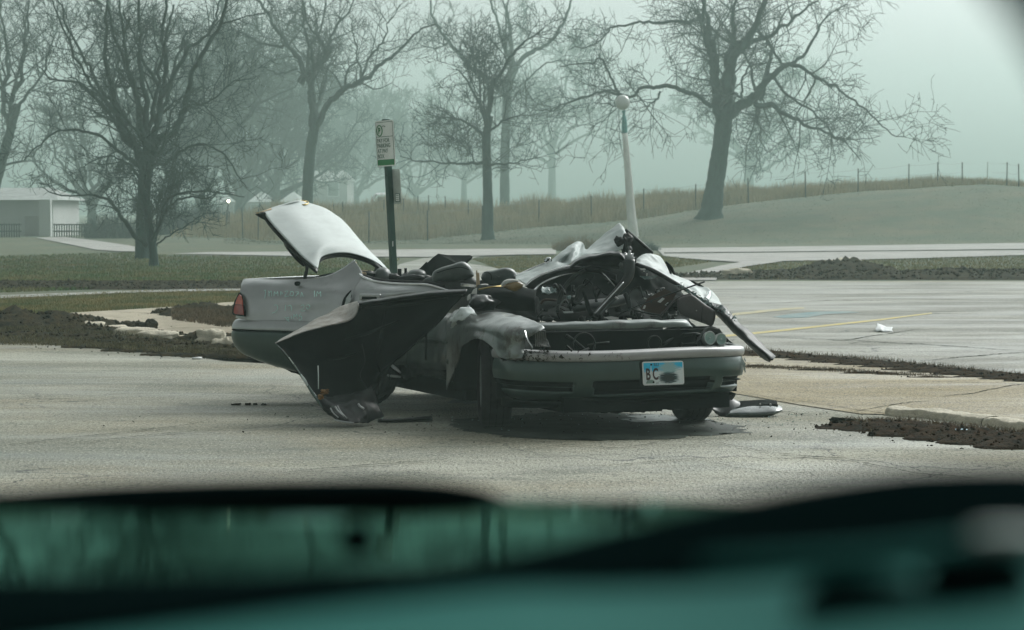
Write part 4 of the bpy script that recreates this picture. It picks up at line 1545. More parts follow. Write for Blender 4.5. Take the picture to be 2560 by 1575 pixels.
rb = loft('rear_bumper', bump_rows(BL, True), m_bumper, car, 90, 24, .006, crumple=.006)
loft('bumper_band', bump_rows(BU, False), m_paint, rb, 90, 10, .005)
tube('bumper_gap', [Rr(.62, .055, .560), Rr(1.0, .090, .569), Rr(1.3, .092, .570), Rr(1.46, .082, .570), Rr(1.56, .035, .570), Rr(1.62, -.08, .570)], .006, m_black, rb, 5, n=30)
loft('bumper_underside', [[Rr(.6, -.0, .22), Rr(1.0, -.02, .27), Rr(1.4, -.06, .36)], [Rr(.6, -.1, .18), Rr(1.0, -.12, .22), Rr(1.38, -.2, .32)], [Rr(.6, -.5, .18), Rr(1.0, -.5, .22), Rr(1.38, -.5, .32)]], m_black, rb, 30, 8, .01, crumple=.03)
loft('rear_wheel_well', [[Rr(.50 + .36 * math.cos(a), yy, .30 + .36 * math.sin(a)) for a in np.linspace(-.2, math.pi + .2, 14)] for yy in (.0, -.15, -.3)], m_black, car, 30, 5, .01)
# sheet below the shoulder between rear door and bumper, mostly behind the torn panel
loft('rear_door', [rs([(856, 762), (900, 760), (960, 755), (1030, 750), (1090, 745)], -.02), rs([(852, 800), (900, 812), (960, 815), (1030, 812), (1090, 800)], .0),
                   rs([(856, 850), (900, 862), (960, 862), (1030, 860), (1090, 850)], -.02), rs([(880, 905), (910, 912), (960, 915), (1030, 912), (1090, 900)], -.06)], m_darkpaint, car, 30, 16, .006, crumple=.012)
# belt part of the rear door with pale upper skin
belt = loft('door_belt', [rs([(902, 688, -.17), (925, 697, -.14), (942, 703, -.12), (984, 708, -.12), (1030, 710, -.12), (1086, 716, -.12), (1126, 728, -.14)], 0),
                          rs([(903, 697, -.14), (928, 706, -.10), (945, 711, -.08), (984, 716, -.08), (1030, 719, -.08), (1086, 725, -.09), (1120, 733, -.12)], 0),
                          rs([(886, 722, -.06), (925, 724, -.03), (945, 727, -.02), (984, 729, -.02), (1030, 731, -.05), (1075, 735, -.07), (1110, 740, -.10)], 0),
                          rs([(878, 745, -.02), (915, 748, .0), (945, 748, .0), (984, 748, -.02), (1020, 746, -.06), (1060, 746, -.10), (1095, 747, -.12)], 0),
                          rs([(862, 768, -.0), (910, 768, .0), (945, 766, .0), (984, 764, -.02), (1020, 762, -.06), (1060, 758, -.10), (1090, 756, -.12)], 0)], m_paint, car, 60, 26, .005, crumple=.006, cscale=7)
tube('chrome_strip', rs([(899, 685, -.165), (905, 691, -.14), (922, 699, -.12), (942, 704, -.10), (984, 708.5, -.10), (1030, 710.5, -.10), (1062, 711, -.10), (1090, 717, -.10), (1124, 728, -.12)], 0), .009, m_chrome, belt, 8, n=60)
tube('chrome_strip', rs([(787, 696, -.12), (820, 690, -.15), (850, 676, -.19), (870, 663, -.22), (887, 651, -.24)], 0), .007, m_chrome, quarter, 8, n=40)
# window channel torn edge
tube('window_seal', rs([(908, 690, -.20), (945, 700, -.16), (990, 704, -.16), (1060, 707, -.16), (1110, 716, -.18)], 0), .014, m_rubber, belt, 8, n=30)
loft('torn_pillar_edge', [rs([(887, 652, -.25), (896, 668, -.24), (906, 680, -.22), (914, 684, -.2)], 0), rs([(886, 660, -.27), (893, 676, -.27), (903, 688, -.25), (912, 692, -.22)], 0)], m_wood, quarter, 16, 5, .006, crumple=.02, cscale=20)
# inner deck & far side
loft('inner_deck', [[Rr(1.53, -.14, .942), Rr(1.2, -.15, .932), Rr(.85, -.2, .925), Rr(.55, -.26, .93)], [Rr(1.53, -.28, .90), Rr(1.2, -.3, .90), Rr(.85, -.35, .88), Rr(.5, -.4, .86)], [Rr(1.5, -.3, .6), Rr(1.2, -.32, .6), Rr(.85, -.38, .6), Rr(.5, -.4, .6)]], m_dark, car, 24, 10, .006, crumple=.01)
loft('far_quarter_panel', [[Rr(1.52, -1.55, .90), Rr(1.2, -1.55, .89), Rr(.85, -1.52, .88), Rr(.4, -1.5, .88)], [Rr(1.55, -1.70, .86), Rr(1.2, -1.70, .86), Rr(.85, -1.68, .85), Rr(.3, -1.66, .84)],
                           [Rr(1.56, -1.76, .6), Rr(1.2, -1.77, .6), Rr(.85, -1.76, .6), Rr(.2, -1.74, .6)], [Rr(1.5, -1.72, .38), Rr(1.2, -1.74, .3), Rr(.75, -1.74, .25), Rr(.2, -1.70, .25)]], m_paint, car, 30, 16, .005, crumple=.01)
loft('parcel_shelf', [[Rr(1.0, -.25, .90), Rr(1.0, -.85, .90), Rr(1.0, -1.5, .90)], [Rr(.7, -.25, .93), Rr(.72, -.85, .92), Rr(.7, -1.5, .90)]], m_dark, car, 20, 8, .02, crumple=.03)
# tail lamp
tl = rs([(600, 731, .05), (594, 738, .05), (589, 752, .04), (585, 768, .035), (583, 783, .035), (587, 788, .05), (600, 790, .07), (612, 791, .075), (611, 778, .075), (609, 763, .07), (606, 748, .065), (603, 737, .06)], 0)
lamp = poly_sheet('tail_lamp', tl, m_black, quarter, thick=.02)
up_l = rs([(600, 736, .066), (595, 742, .066), (590, 756, .058), (589, 760, .058), (598, 761, .073), (607, 762, .084), (606, 750, .078), (603, 740, .072)], 0)
poly_sheet('pale_lens', up_l, m_redlight, lamp, thick=.008)
lo_l = rs([(589, 761, .058), (586, 770, .053), (585, 781, .053), (589, 785, .06), (600, 786, .08), (609, 787, .088), (608, 775, .088), (607, 763, .084)], 0)
poly_sheet('dark_lens', lo_l, m_red, lamp, thick=.008)
# door handle
c = RS(928, 743, .02)
boxm('door_handle', c + RN * .010, (.19, .026, .052), m_paint, belt, [RD, RN, [0, 0, 1]], bevel=.012)
boxm('handle_recess', c + RN * .022 - np.array([0, 0, .006]) - RD * .0, (.135, .012, .022), m_black, belt, [RD, RN, [0, 0, 1]], bevel=.004)
# crescent opening at the rear door edge
poly_sheet('torn_gap', rs([(876, 728, -.03), (867, 736, -.02), (860, 750, -.01), (857, 765, 0), (862, 765, 0), (868, 752, 0), (877, 740, -.01)], 0) and rs([(877, 727, -.02), (867, 735, .0), (860, 748, .012), (856, 766, .015), (862, 764, .012), (869, 752, .01), (877, 742, .0)], 0), m_black, quarter, thick=.006)
poly_sheet('bent_flap', rs([(877, 730, .0), (866, 745, .02), (861, 764, .02), (874, 757, .02), (877, 748, .01)], 0), m_lid, quarter, thick=.004)
tube('door_shut_line', rs([(878, 726, -.02), (866, 738, .0), (858, 752, .014), (854, 770, .026), (850, 795, .03), (848, 822, .045)], 0), .0045, m_black, quarter, 5, n=24)
# small black knob on the shoulder
blob('shoulder_clip', RS(744, 709, -.03), (.045, .03, .035), m_black, quarter, rough=.2)
# chalk writing on the rear quarter
strokes = [[(660, 727), (664, 726), (662, 746)], [(672, 727), (673, 741)], [(673, 732), (678, 728), (679, 740)], [(685, 740), (686, 729), (690, 735), (694, 729), (695, 740)], [(701, 738), (702, 729), (706, 734), (702, 735)],
           [(712, 729), (719, 728), (712, 741), (722, 740)], [(727, 728), (725, 738), (732, 739), (733, 730), (727, 729)], [(738, 730), (746, 730), (739, 741)], [(742, 735), (748, 735)], [(752, 742), (754, 731), (758, 741)],
           [(786, 727), (786, 742)], [(791, 741), (793, 729), (797, 735), (801, 729), (802, 741)],
           [(685, 763), (692, 763), (694, 772), (688, 780), (680, 783)], [(714, 762), (713, 777)], [(719, 765), (727, 764), (729, 777)],
           [(752, 765), (758, 762), (760, 768), (752, 777), (763, 777)], [(765, 764), (771, 762), (775, 767), (769, 773), (766, 768)],
           [(716, 795), (722, 793), (721, 800), (716, 800)], [(728, 791), (729, 797)], [(734, 797), (735, 786), (738, 792), (742, 785), (743, 796)], [(752, 784), (748, 790), (754, 792), (753, 799), (747, 800)], [(712, 792), (723, 804)]]
lines, rr = [], []


def quarter_off(py):
    return np.interp(py, [700, 722, 748, 775, 806], [-.06, -.012, .03, .046, .06])


for s in strokes:
    p = np.array([RS(a, b, quarter_off(b) + .004) for a, b in s])
    q = crom(p, len(s) * 5)
    lines.append(q)
    rr.append(np.full(len(q), .0035))
for q in lines:
    V_, F_ = tube_arrays([q], [np.full(len(q), .0024)], 4)
    fast_mesh('chalk_stroke', V_, F_, m_chalk, quarter)

# --- boot lid, raised
YL = [18.75, 18.95, 19.2, 19.4, 19.6]


def rowW(pts, ys_):
    return [W(a, b, y) for (a, b), y in zip(pts, ys_)]


lid_rows = [rowW([(661, 532), (700, 516), (743, 502), (772, 507), (802, 519)], YL),
            rowW([(668, 545), (720, 524), (768, 515), (810, 520), (843, 540)], np.array(YL) - .02),
            rowW([(685, 566), (742, 545), (790, 537), (832, 540), (866, 560)], np.array(YL) - .08),
            rowW([(716, 600), (772, 578), (820, 568), (862, 573), (893, 592)], np.array(YL) - .18),
            rowW([(752, 638), (800, 608), (845, 597), (893, 606), (925, 628)], np.array(YL) - .28),
            rowW([(773, 656), (805, 622), (858, 614), (915, 630), (955, 657)], np.array(YL) - .34),
            rowW([(794, 672), (807, 641), (866, 632), (934, 652), (980, 686)], np.array(YL) - .38)]
lid = loft('boot_lid', lid_rows, m_lid, car, 48, 40, .003)
inner_rows = [[p + np.array([-.01, .06, -.035]) for p in r_] for r_ in lid_rows]
loft('lid_inner_panel', inner_rows, m_dark, lid, 36, 24, .01)
loft('lid_rear_edge', [rowW([(639, 534), (690, 516), (730, 504), (748, 501)], [18.75, 18.95, 19.1, 19.2]), rowW([(661, 532), (700, 516), (738, 504), (752, 501)], [18.75, 18.95, 19.1, 19.2]),
                       ], m_lid, lid, 20, 4, .004)
poly_sheet('lid_corner_underside', [W(639, 534, 18.76), W(661, 533, 18.74), W(673, 552, 18.76), W(655, 544, 18.8)], m_black, lid, thick=.02)
tube('lid_edge_stain', [W(641, 533, 18.74), W(658, 529, 18.78), W(678, 522, 18.84)], .006, m_wood, lid, 6)
blob('lid_bumpstop', W(673, 556, 18.8), (.035, .03, .04), m_black, lid)
# oval badge with an L
c = W(758, 505, 19.27)
ring = []
for a in np.linspace(0, 2 * math.pi, 33):
    ring.append(W(758 + 13 * math.cos(a), 506.5 + 5.2 * math.sin(a), 19.28 - .1 * math.sin(a) - .03))
badge = tube('badge', ring, .005, m_gold, lid, 8)
tube('badge_letter', [W(766, 503.5, 19.3), W(757, 505, 19.27), W(752, 509, 19.22), W(764, 510, 19.2)], .0045, m_gold, badge, 6)
# hinge arms
strap('lid_strut', [W(716, 603, 18.8), W(725, 620, 18.8), W(745, 645, 18.85), W(761, 661, 18.9)], [.045, .05, .045, .03], .03, m_gloss, lid, n=14, wdir=FYD)
tube('lid_hinge', [W(761, 660, 18.95), W(767, 664, 18.95), W(767, 676, 18.95), W(763, 690, 18.95), W(763, 700, 18.95)], .014, m_seat, lid, 10, n=16)
poly_sheet('hinge_cover', [W(908, 640, 19.3), W(945, 652, 19.3), W(960, 668, 19.3), W(948, 668, 19.3), W(935, 667, 19.3), W(922, 656, 19.3)], m_gloss, lid, thick=.03)
tube('lid_hinge', [W(940, 662, 19.3), W(941, 672, 19.3), W(937, 682, 19.3), W(934, 694, 19.3)], .014, m_seat, lid, 10, n=12)
tube('torsion_bar', [W(790, 694, 18.9), W(812, 688, 18.9), W(835, 684, 18.95), W(850, 680, 18.95)], .010, m_black, car, 6, n=12)
blob('crushed_trim', W(925, 688, 18.9), (.20, .12, .06), m_dark, car, rough=.6, seed=2)
blob('crushed_trim', W(918, 681, 18.95), (.10, .06, .03), m_wood, car, rough=.5, seed=4)

# --- seats and headrests showing above the belt line
def headrest(name, outline, Yc, depth, material, seed=0):
    """outline in pixels, inflated front and back"""
    c = np.mean(outline, 0)
    rows = []
    k = len(outline)
    for s, dy in ((.02, -.5), (.5, -.47), (.8, -.38), (.95, -.22), (1.0, 0), (.97, .22), (.85, .4), (.5, .5), (.02, .52)):
        r_ = [W(c[0] + (a - c[0]) * s, c[1] + (b - c[1]) * s, Yc + dy * depth) for a, b in outline]
        rows.append(r_ + [r_[0]])
    g = loft_grid(rows, 48, 20)
    return mk(name, g.reshape(-1, 3), grid_faces(20, 48), material, car)


hr = headrest('headrest', [(1079, 702), (1080, 688), (1086, 677), (1105, 668), (1130, 661), (1152, 654), (1166, 657), (1178, 668), (1184, 682), (1183, 692), (1165, 698), (1145, 704), (1120, 706), (1095, 706)], 17.95, .15, m_leather)
hr2 = headrest('headrest', [(1202, 694), (1206, 684), (1214, 678), (1235, 675), (1262, 669), (1280, 672), (1290, 681), (1294, 696), (1285, 708), (1260, 714), (1230, 715), (1210, 708)], 18.45, .15, m_leather)
tube('headrest_seam', [W(1210, 682, 18.37), W(1219, 680, 18.36), W(1228, 688, 18.36), W(1228, 700, 18.36)], .003, m_black, hr2, 5, n=12)
tube('headrest_seam', [W(1092, 682, 17.88), W(1118, 674, 17.86), (W(1150, 668, 17.86)), W(1172, 674, 17.87)], .003, m_black, hr, 5, n=14)
blob('rear_headrest', W(957, 694, 18.9), (.13, .22, .16), m_leather, car)
blob('rear_headrest', W(1043, 695, 19.1), (.17, .22, .14), m_leather, car)
blob('seat_back', W(1125, 716, 18.0), (.42, .16, .16), m_seat, car, power=3.5)
blob('seat_back', W(1248, 722, 18.5), (.36, .16, .16), m_seat, car, power=3.5)
loft('torn_shelf_panel', [rowW([(1036, 683), (1060, 663), (1094, 639), (1110, 641)], [19.2, 19.2, 19.2, 19.2]), rowW([(1050, 688), (1075, 680), (1120, 664), (1150, 660)], [19.1, 19.1, 19.1, 19.1]),
                          rowW([(1060, 700), (1090, 690), (1130, 668), (1172, 648)], [19.0, 19.0, 19.0, 19.0])], m_dark, car, 20, 10, .01, crumple=.02) if False else None
poly_sheet('torn_trim_panel', [W(1034, 685, 19.1), W(1052, 672, 19.12), W(1066, 655, 19.15), W(1068, 660, 19.15), W(1082, 648, 19.2), W(1095, 638, 19.25), W(1120, 642, 19.28), W(1174, 642, 19.3), W(1180, 645, 19.3), W(1165, 656, 19.2), W(1150, 668, 19.1), W(1120, 690, 19.0), W(1080, 700, 19.0), W(1050, 698, 19.05)], m_black, car, thick=.03)
loft('rear_trim_tray', [rowW([(962, 684), (985, 687), (1005, 688), (1021, 681)], [19.2] * 4), rowW([(965, 692), (990, 696), (1005, 698), (1020, 694)], [19.1] * 4)], m_seat, car, 14, 5, .02, crumple=.01)
boxm('broken_bracket', W(999, 683, 19.15), (.03, .03, .07), m_black, car)
boxm('broken_bracket', W(1014, 680, 19.2), (.02, .02, .06), m_black, car)
for k in range(8):
    a = W(900 + k * 22 + rngb.uniform(-8, 8), 694 + rngb.uniform(-4, 6), 18.9 + rngb.uniform(-.1, .2))
    blob('crushed_trim', a, rngb.uniform(.05, .16, 3) * [1.3, 1, .5], m_dark, car, rough=.5, seed=k + 20, nu=14, nv=8)
# B pillar stub, splinter, airbag scraps
strap('chrome_scrap', [W(1151, 712, 17.4), W(1170, 713, 17.4), W(1190, 716, 17.4)], .022, .01, m_chrome, car, n=6)
poly_sheet('wood_splinter', [W(1190, 677, 17.5), (W(1193, 675, 17.5)), W(1194, 683, 17.5), W(1198, 681, 17.5), W(1200, 715, 17.5), W(1191, 716, 17.5)], m_wood, car, thick=.02)
loft('airbag_scrap', [rowW([(1191, 719), (1182, 724), (1178, 735)], [17.1] * 3), rowW([(1191, 738), (1184, 736), (1177, 735)], [17.1] * 3)], m_airbag, car, 10, 6, .004, crumple=.01)
loft('airbag_scrap', [rowW([(1176, 734), (1170, 739), (1167, 751)], [17.0] * 3), rowW([(1177, 748), (1172, 749), (1167, 752)], [17.0] * 3)], m_airbag, car, 10, 6, .004, crumple=.01)
blob('airbag_scrap', W(1211, 713, 17.6), (.06, .05, .02), m_airbag, car, rough=.3)
loft('door_top_trim', [rowW([(1192, 716), (1230, 716), (1262, 717), (1310, 722), (1340, 730)], [17.3] * 5), rowW([(1194, 738), (1230, 742), (1262, 745), (1310, 748), (1340, 752)], [17.15] * 5),
                       rowW([(1192, 760), (1230, 768), (1262, 772), (1310, 775), (1340, 780)], [17.2] * 5)], m_black, car, 30, 14, .02, crumple=.012)
loft('door_crumple', [rowW([(1176, 735), (1196, 740), (1222, 745), (1232, 750)], [17.0] * 4), rowW([(1172, 755), (1190, 760), (1215, 762), (1250, 758)], [16.95, 16.9, 16.95, 17.0]),
                      rowW([(1168, 765), (1185, 776), (1205, 779), (1235, 774)], [17.0] * 4)], m_gloss, car, 26, 16, .006, crumple=.03, cscale=9, seed=9)
tube('amber_edge', [W(1197, 724, 17.2), W(1215, 720, 17.2), W(1235, 717, 17.2), W(1254, 716, 17.25)], .006, m_gold, car, 6, n=12)
gw = headrest('wood_trim', [(1254, 717), (1262, 712), (1270, 706), (1283, 704), (1296, 705), (1306, 709), (1307, 716), (1301, 722), (1288, 729), (1270, 724)], 17.2, .05, m_burl)
tube('trim_rim', [W(1253, 714, 17.17), W(1262, 706, 17.17), W(1275, 702, 17.18), W(1295, 702, 17.2)], [.008, .014, .014, .008], m_airbag, gw, 8, n=14)
tube('brown_trim', [W(1352, 760, 17.3), W(1358, 752, 17.3), W(1370, 749, 17.3), W(1392, 751, 17.3)], .010, m_brown, car, 6, n=10)

# --- crushed roof: left sheet
roofA = [rowW([(1286, 691), (1327, 672), (1372, 652), (1404, 628), (1440, 604), (1458, 609), (1470, 622), (1485, 610), (1519, 583), (1548, 559), (1560, 572)], [17.9, 18.0, 18.05, 18.1, 18.2, 18.2, 18.0, 18.1, 18.1, 18.1, 18.0]),
         rowW([(1293, 697), (1336, 679), (1380, 657), (1408, 640), (1440, 617), (1452, 622), (1460, 632), (1485, 619), (1520, 598), (1551, 575), (1565, 586)], [17.75, 17.85, 17.9, 17.85, 18.0, 18.1, 17.85, 17.95, 17.95, 17.9, 17.85]),
         rowW([(1302, 704), (1345, 684), (1388, 663), (1412, 652), (1434, 634), (1446, 636), (1458, 640), (1485, 628), (1518, 615), (1549, 600), (1564, 598)], [17.62, 17.7, 17.72, 17.9, 17.75, 17.85, 17.72, 17.8, 17.8, 17.8, 17.75]),
         rowW([(1314, 714), (1360, 686), (1398, 672), (1418, 665), (1428, 658), (1440, 650), (1458, 645), (1485, 638), (1515, 633), (1543, 629), (1556, 622)], [17.5, 17.55, 17.6, 17.62, 17.62, 17.65, 17.68, 17.7, 17.7, 17.7, 17.68])]
roof = loft('crushed_roof', roofA, m_lid, car, 140, 50, .004, crumple=.016, cscale=6, seed=2)
tube('roof_chrome', [W(1313, 716, 17.47), W(1327, 703, 17.5), W(1345, 692, 17.52), W(1361, 685, 17.52), W(1395, 673, 17.55), W(1422, 667, 17.57), W(1458, 667, 17.6)], [.006, .012, .012, .012, .012, .010, .005], m_chrome, roof, 8, n=40)
loft('window_frame', [rowW([(1315, 717), (1345, 695), (1395, 677), (1425, 671), (1460, 670), (1500, 674), (1540, 688)], [17.47, 17.5, 17.52, 17.55, 17.58, 17.6, 17.6]),
                      rowW([(1330, 727), (1352, 709), (1400, 688), (1430, 680), (1462, 678), (1500, 683), (1540, 700)], [17.5, 17.53, 17.56, 17.6, 17.62, 17.65, 17.65])], m_gloss, car, 40, 6, .02)
tube('frame_strip', [W(1334, 727, 17.46), W(1345, 716, 17.5), W(1361, 706, 17.5), W(1380, 697, 17.5), W(1404, 688, 17.55), W(1435, 682, 17.6)], [.012, .014, .014, .01, .008, .004], m_chrome, roof, 6, n=24)
tube('roof_hook', [W(1362, 653, 17.9), W(1368, 646, 17.9), W(1374, 646, 17.85), W(1375, 652, 17.85), W(1366, 659, 17.85)], .008, m_chrome, roof, 6, n=14)
blob('roof_hook_socket', W(1370, 651, 17.95), (.06, .05, .035), m_black, roof)
tube('roof_top_edge', [W(1286, 691, 17.88), W(1327, 672, 17.98), W(1366, 656, 18.02)], .006, m_chrome, roof, 6, n=14)
# rolled lower lip of the roof with dark hollow
loft('roof_lip', [rowW([(1425, 664), (1440, 651), (1470, 640), (1510, 632), (1545, 629), (1565, 640)], [17.55, 17.6, 17.6, 17.6, 17.6, 17.6]), rowW([(1425, 668), (1445, 657), (1475, 648), (1512, 642), (1548, 640), (1562, 652)], [17.5, 17.5, 17.52, 17.5, 17.5, 17.5]),
                  rowW([(1430, 668), (1455, 666), (1480, 664), (1515, 668), (1548, 674), (1570, 680)], [17.6, 17.65, 17.7, 17.7, 17.7, 17.7])], m_gloss, car, 40, 14, .01, crumple=.012, cscale=8)
loft('roof_lining', [rowW([(1440, 650), (1500, 640), (1546, 645), (1556, 642)], [17.75] * 4), rowW([(1450, 660), (1500, 655), (1545, 668), (1556, 668)], [17.8] * 4)], m_dull, car, 20, 6, .01, crumple=.01)
blob('torn_metal_knot', W(1560, 610, 17.75), (.10, .10, .12), m_dark, roof, rough=.8, seed=5)
blob('torn_metal_knot', W(1568, 655, 17.6), (.09, .08, .13), m_paint, roof, rough=.9, seed=7)
# ribbed underside to the right of the peak
ribp = []
rb_a = [(1563, 575), (1561, 590), (1560, 604), (1559, 620), (1566, 640)]
rb_b = [(1632, 634), (1622, 640), (1612, 645), (1600, 650), (1588, 655)]
rows = []
NR = 9
for k in range(NR * 4 + 1):
    s = k / (NR * 4)
    a = crom(np.array(rb_a, float), 60)[int(s * 59)]
    b = crom(np.array(rb_b, float), 60)[int(s * 59)]
    dp = -.028 if k % 4 in (0, 1) else .0
    rows.append([W(a[0], a[1], 18.0 + dp), W((a[0] + b[0]) / 2, (a[1] + b[1]) / 2 - 1, 18.0 + dp), W(b[0], b[1], 17.9 + dp)])
g = np.stack([crom(r_, 12) for r_ in rows])
rib = mk('ribbed_roof_underside', g.reshape(-1, 3), grid_faces(len(rows), 12), mat('dark_ribbed_metal', (0.045, 0.052, 0.05), .35, metal=.6, var=.3, vscale=5), car, smooth=False)
md = rib.modifiers.new('thickness', 'SOLIDIFY')
md.thickness = .01
tube('rail_edge', [W(1563, 574, 17.97), W(1598, 603, 17.95), W(1632, 633, 17.9)], .012, m_gloss, rib, 8)
# second light sheet and strip running down to the right
roofB = [rowW([(1588, 648), (1597, 641), (1612, 636), (1630, 634), (1646, 643), (1660, 660), (1674, 680), (1690, 690), (1722, 701), (1750, 716), (1774, 727), (1792, 742), (1807, 767)], [17.6, 17.6, 17.7, 17.8, 17.85, 17.85, 17.85, 17.8, 17.75, 17.7, 17.65, 17.6, 17.5]),
         rowW([(1588, 652), (1600, 650), (1616, 650), (1634, 655), (1648, 662), (1660, 674), (1674, 687), (1688, 696), (1715, 711), (1742, 728), (1768, 742), (1786, 754), (1800, 768)], [17.5, 17.5, 17.55, 17.6, 17.65, 17.65, 17.65, 17.6, 17.55, 17.5, 17.5, 17.45, 17.42]),
         rowW([(1588, 656), (1604, 662), (1622, 669), (1640, 677), (1656, 686), (1668, 694), (1680, 701), (1690, 707), (1712, 721), (1738, 739), (1762, 752), (1780, 760), (1794, 768)], [17.45, 17.45, 17.45, 17.45, 17.45, 17.45, 17.42, 17.4, 17.4, 17.38, 17.35, 17.35, 17.35])]
roof2 = loft('crushed_roof', roofB, m_lid, car, 130, 34, .004, crumple=.018, cscale=7, seed=6)
tube('roof_seam', [W(1588, 641, 17.5), W(1590, 648, 17.45), W(1588, 656, 17.45)], .006, m_black, roof2, 6, n=8)
for (a, b, r_) in (((1665, 655), (1686, 686), .014), ((1668, 664), (1678, 690), .010), ((1722, 701), (1772, 727), .010)):
    p = [W(a[0], a[1], 17.75), W((a[0] + b[0]) / 2 + 2, (a[1] + b[1]) / 2 - 1, 17.7), W(b[0], b[1], 17.65)]
    tube('torn_seam', p, [r_ * .6, r_, r_ * .4], m_black, roof2, 6, n=8)
loft('strip_fold', [rowW([(1766, 726), (1776, 724), (1779, 735)], [17.55] * 3), rowW([(1762, 745), (1770, 750), (1774, 752)], [17.4] * 3)], m_glass, roof2, 12, 8, .004, crumple=.02)
# dark rail under the strip, hanging pillar
tube('roof_rail', [W(1590, 660, 17.42), W(1632, 676, 17.42), W(1678, 702, 17.38), W(1712, 722, 17.36), W(1745, 745, 17.34), W(1771, 759, 17.32), W(1800, 772, 17.3)], [.014, .016, .016, .014, .016, .02, .02], m_gloss, car, 8, n=40)
pil = loft('hanging_pillar', [
    rowW([(1771, 756), (1795, 763), (1812, 770), (1836, 794), (1872, 829), (1912, 868), (1932, 886), (1939, 893)], [17.3, 17.25, 17.2, 17.1, 16.95, 16.8, 16.75, 16.7]),
    rowW([(1768, 762), (1790, 772), (1806, 782), (1828, 804), (1862, 838), (1902, 876), (1925, 894), (1934, 899)], [17.2, 17.15, 17.1, 17.0, 16.85, 16.7, 16.66, 16.62]),
    rowW([(1766, 766), (1786, 779), (1800, 790), (1820, 811), (1852, 840), (1891, 874), (1915, 894), (1926, 903)], [17.25, 17.2, 17.15, 17.05, 16.9, 16.76, 16.7, 16.66]),
    rowW([(1764, 768), (1783, 781), (1797, 793), (1818, 814), (1849, 842), (1888, 876), (1912, 897), (1925, 904)], [17.35, 17.3, 17.25, 17.15, 17.0, 16.86, 16.8, 16.76])], m_dark, car, 70, 14, .012, crumple=.008, cscale=9)
for (x, y) in ((1836, 813), (1877, 853), (1920, 891), (1806, 775), (1884, 851)):
    blob('glass_crumb', W(x, y, 17.02 - (x - 1836) * .0032), (.014, .01, .02), m_airbag, pil, rough=.4, seed=x, nu=8, nv=6)
V_, F_, off = [], [], 0
for k in range(140):
    s = rngb.random()
    x = 1690 + 150 * s
    y = np.interp(x, [1690, 1733, 1771, 1802, 1840], [708, 737, 760, 770, 797]) + rngb.uniform(-3, 3)
    c = W(x, y, np.interp(x, [1690, 1771, 1840], [17.36, 17.2, 17.0]))
    a = rngb.normal(0, .012, (3, 3)) + c
    V_ += list(a)
    F_.append((off, off + 1, off + 2))
    off += 3
stuff(mk('glass_shards', V_, F_, m_glass, pil, smooth=False))
# sun visor / trim panel
vis = headrest('interior_trim_panel', [(1694, 748), (1705, 742), (1728, 737), (1743, 745), (1765, 762), (1786, 776), (1789, 790), (1785, 808), (1778, 816), (1768, 812), (1735, 800), (1708, 790), (1697, 780), (1693, 764)], 17.15, .06, m_taupe)
tube('panel_seam', [W(1756, 768, 17.115), W(1755, 785, 17.115), W(1754, 806, 17.115)], .002, m_black, vis, 5)
tube('panel_edge', [W(1652, 788, 17.2), W(1666, 773, 17.2), W(1686, 752, 17.2), W(1705, 741, 17.18), W(1728, 736, 17.15)], .008, m_taupe, vis, 6, n=14)
tube('lining_edge', [W(1578, 772, 17.25), W(1610, 781, 17.25), W(1652, 788, 17.22)], .007, m_dull, car, 6, n=10)
poly_sheet('brown_lining', [W(1600, 772, 17.4), W(1620, 745, 17.4), W(1662, 722, 17.4), W(1690, 735, 17.4), W(1680, 755, 17.4), W(1652, 786, 17.4), W(1622, 782, 17.4)], m_brown, car, thick=.01)
for (x, y, w_, h_, a) in ((1653, 751, 20, 8, -35), (1667, 760, 12, 4, -40), (1611, 768, 12, 6, -60), (1613, 746, 7, 3, 25), (1632, 737, 6, 3, -40), (1607, 673, 16, 5, 5), (1617, 687, 4, 8, 10), (1610, 678, 5, 3, 0)):
    ca, sa = math.cos(R(a)), math.sin(R(a))
    q = [(-w_ / 2, -h_ / 3), (w_ / 3, -h_ / 2), (w_ / 2, h_ / 5), (-w_ / 4, h_ / 2)]
    poly_sheet('cloth_scrap', [W(x + u * ca - v * sa, y + u * sa + v * ca, 17.3) for u, v in q], m_airbag, car, thick=.004)
poly_sheet('glass_scrap', [W(1598, 690, 17.5), W(1620, 691, 17.5), W(1646, 689, 17.5), W(1636, 696, 17.5), (W(1612, 699, 17.5))], m_glass, car, thick=.004)
# bent A pillar, wiper, rods
tube('bent_pillar', [W(1572, 652, 17.4), W(1573, 680, 17.38), W(1566, 700, 17.35), W(1548, 722, 17.3), W(1518, 755, 17.25), W(1502, 773, 17.2), W(1489, 790, 17.15)], [.045, .04, .034, .028, .026, .026, .022], m_gloss, car, 12, n=40)
tube('pillar_highlight_strip', [W(1558, 706, 17.27), W(1541, 725, 17.23), W(1512, 757, 17.18), W(1487, 784, 17.12)], .005, m_chrome, car, 6, n=20)
tube('washer_pipe', [W(1542, 744, 17.2), W(1530, 755, 17.18), W(1515, 771, 17.15), W(1499, 791, 17.1)], .010, m_dull, car, 8, n=14)
for (x, y) in ((1541, 745), (1513, 777)):
    tube('pipe_clip', [W(x - 3, y - 3, 17.14), W(x + 4, y + 3, 17.14)], .007, m_airbag, car, 6)
tube('antenna_rod', [W(1549, 785, 17.1), W(1600, 762, 17.05), W(1680, 733, 17.0), W(1762, 704, 16.95)], [.003, .004, .005, .006], m_dull, car, 6)
tube('thin_rod', [W(1775, 817, 17.0), W(1804, 838, 17.0), W(1834, 863, 17.0)], .004, m_black, car, 6)
tube('window_guide', [W(1498, 673, 17.55), W(1517, 692, 17.52), W(1537, 716, 17.5)], .006, m_chrome, car, 6)
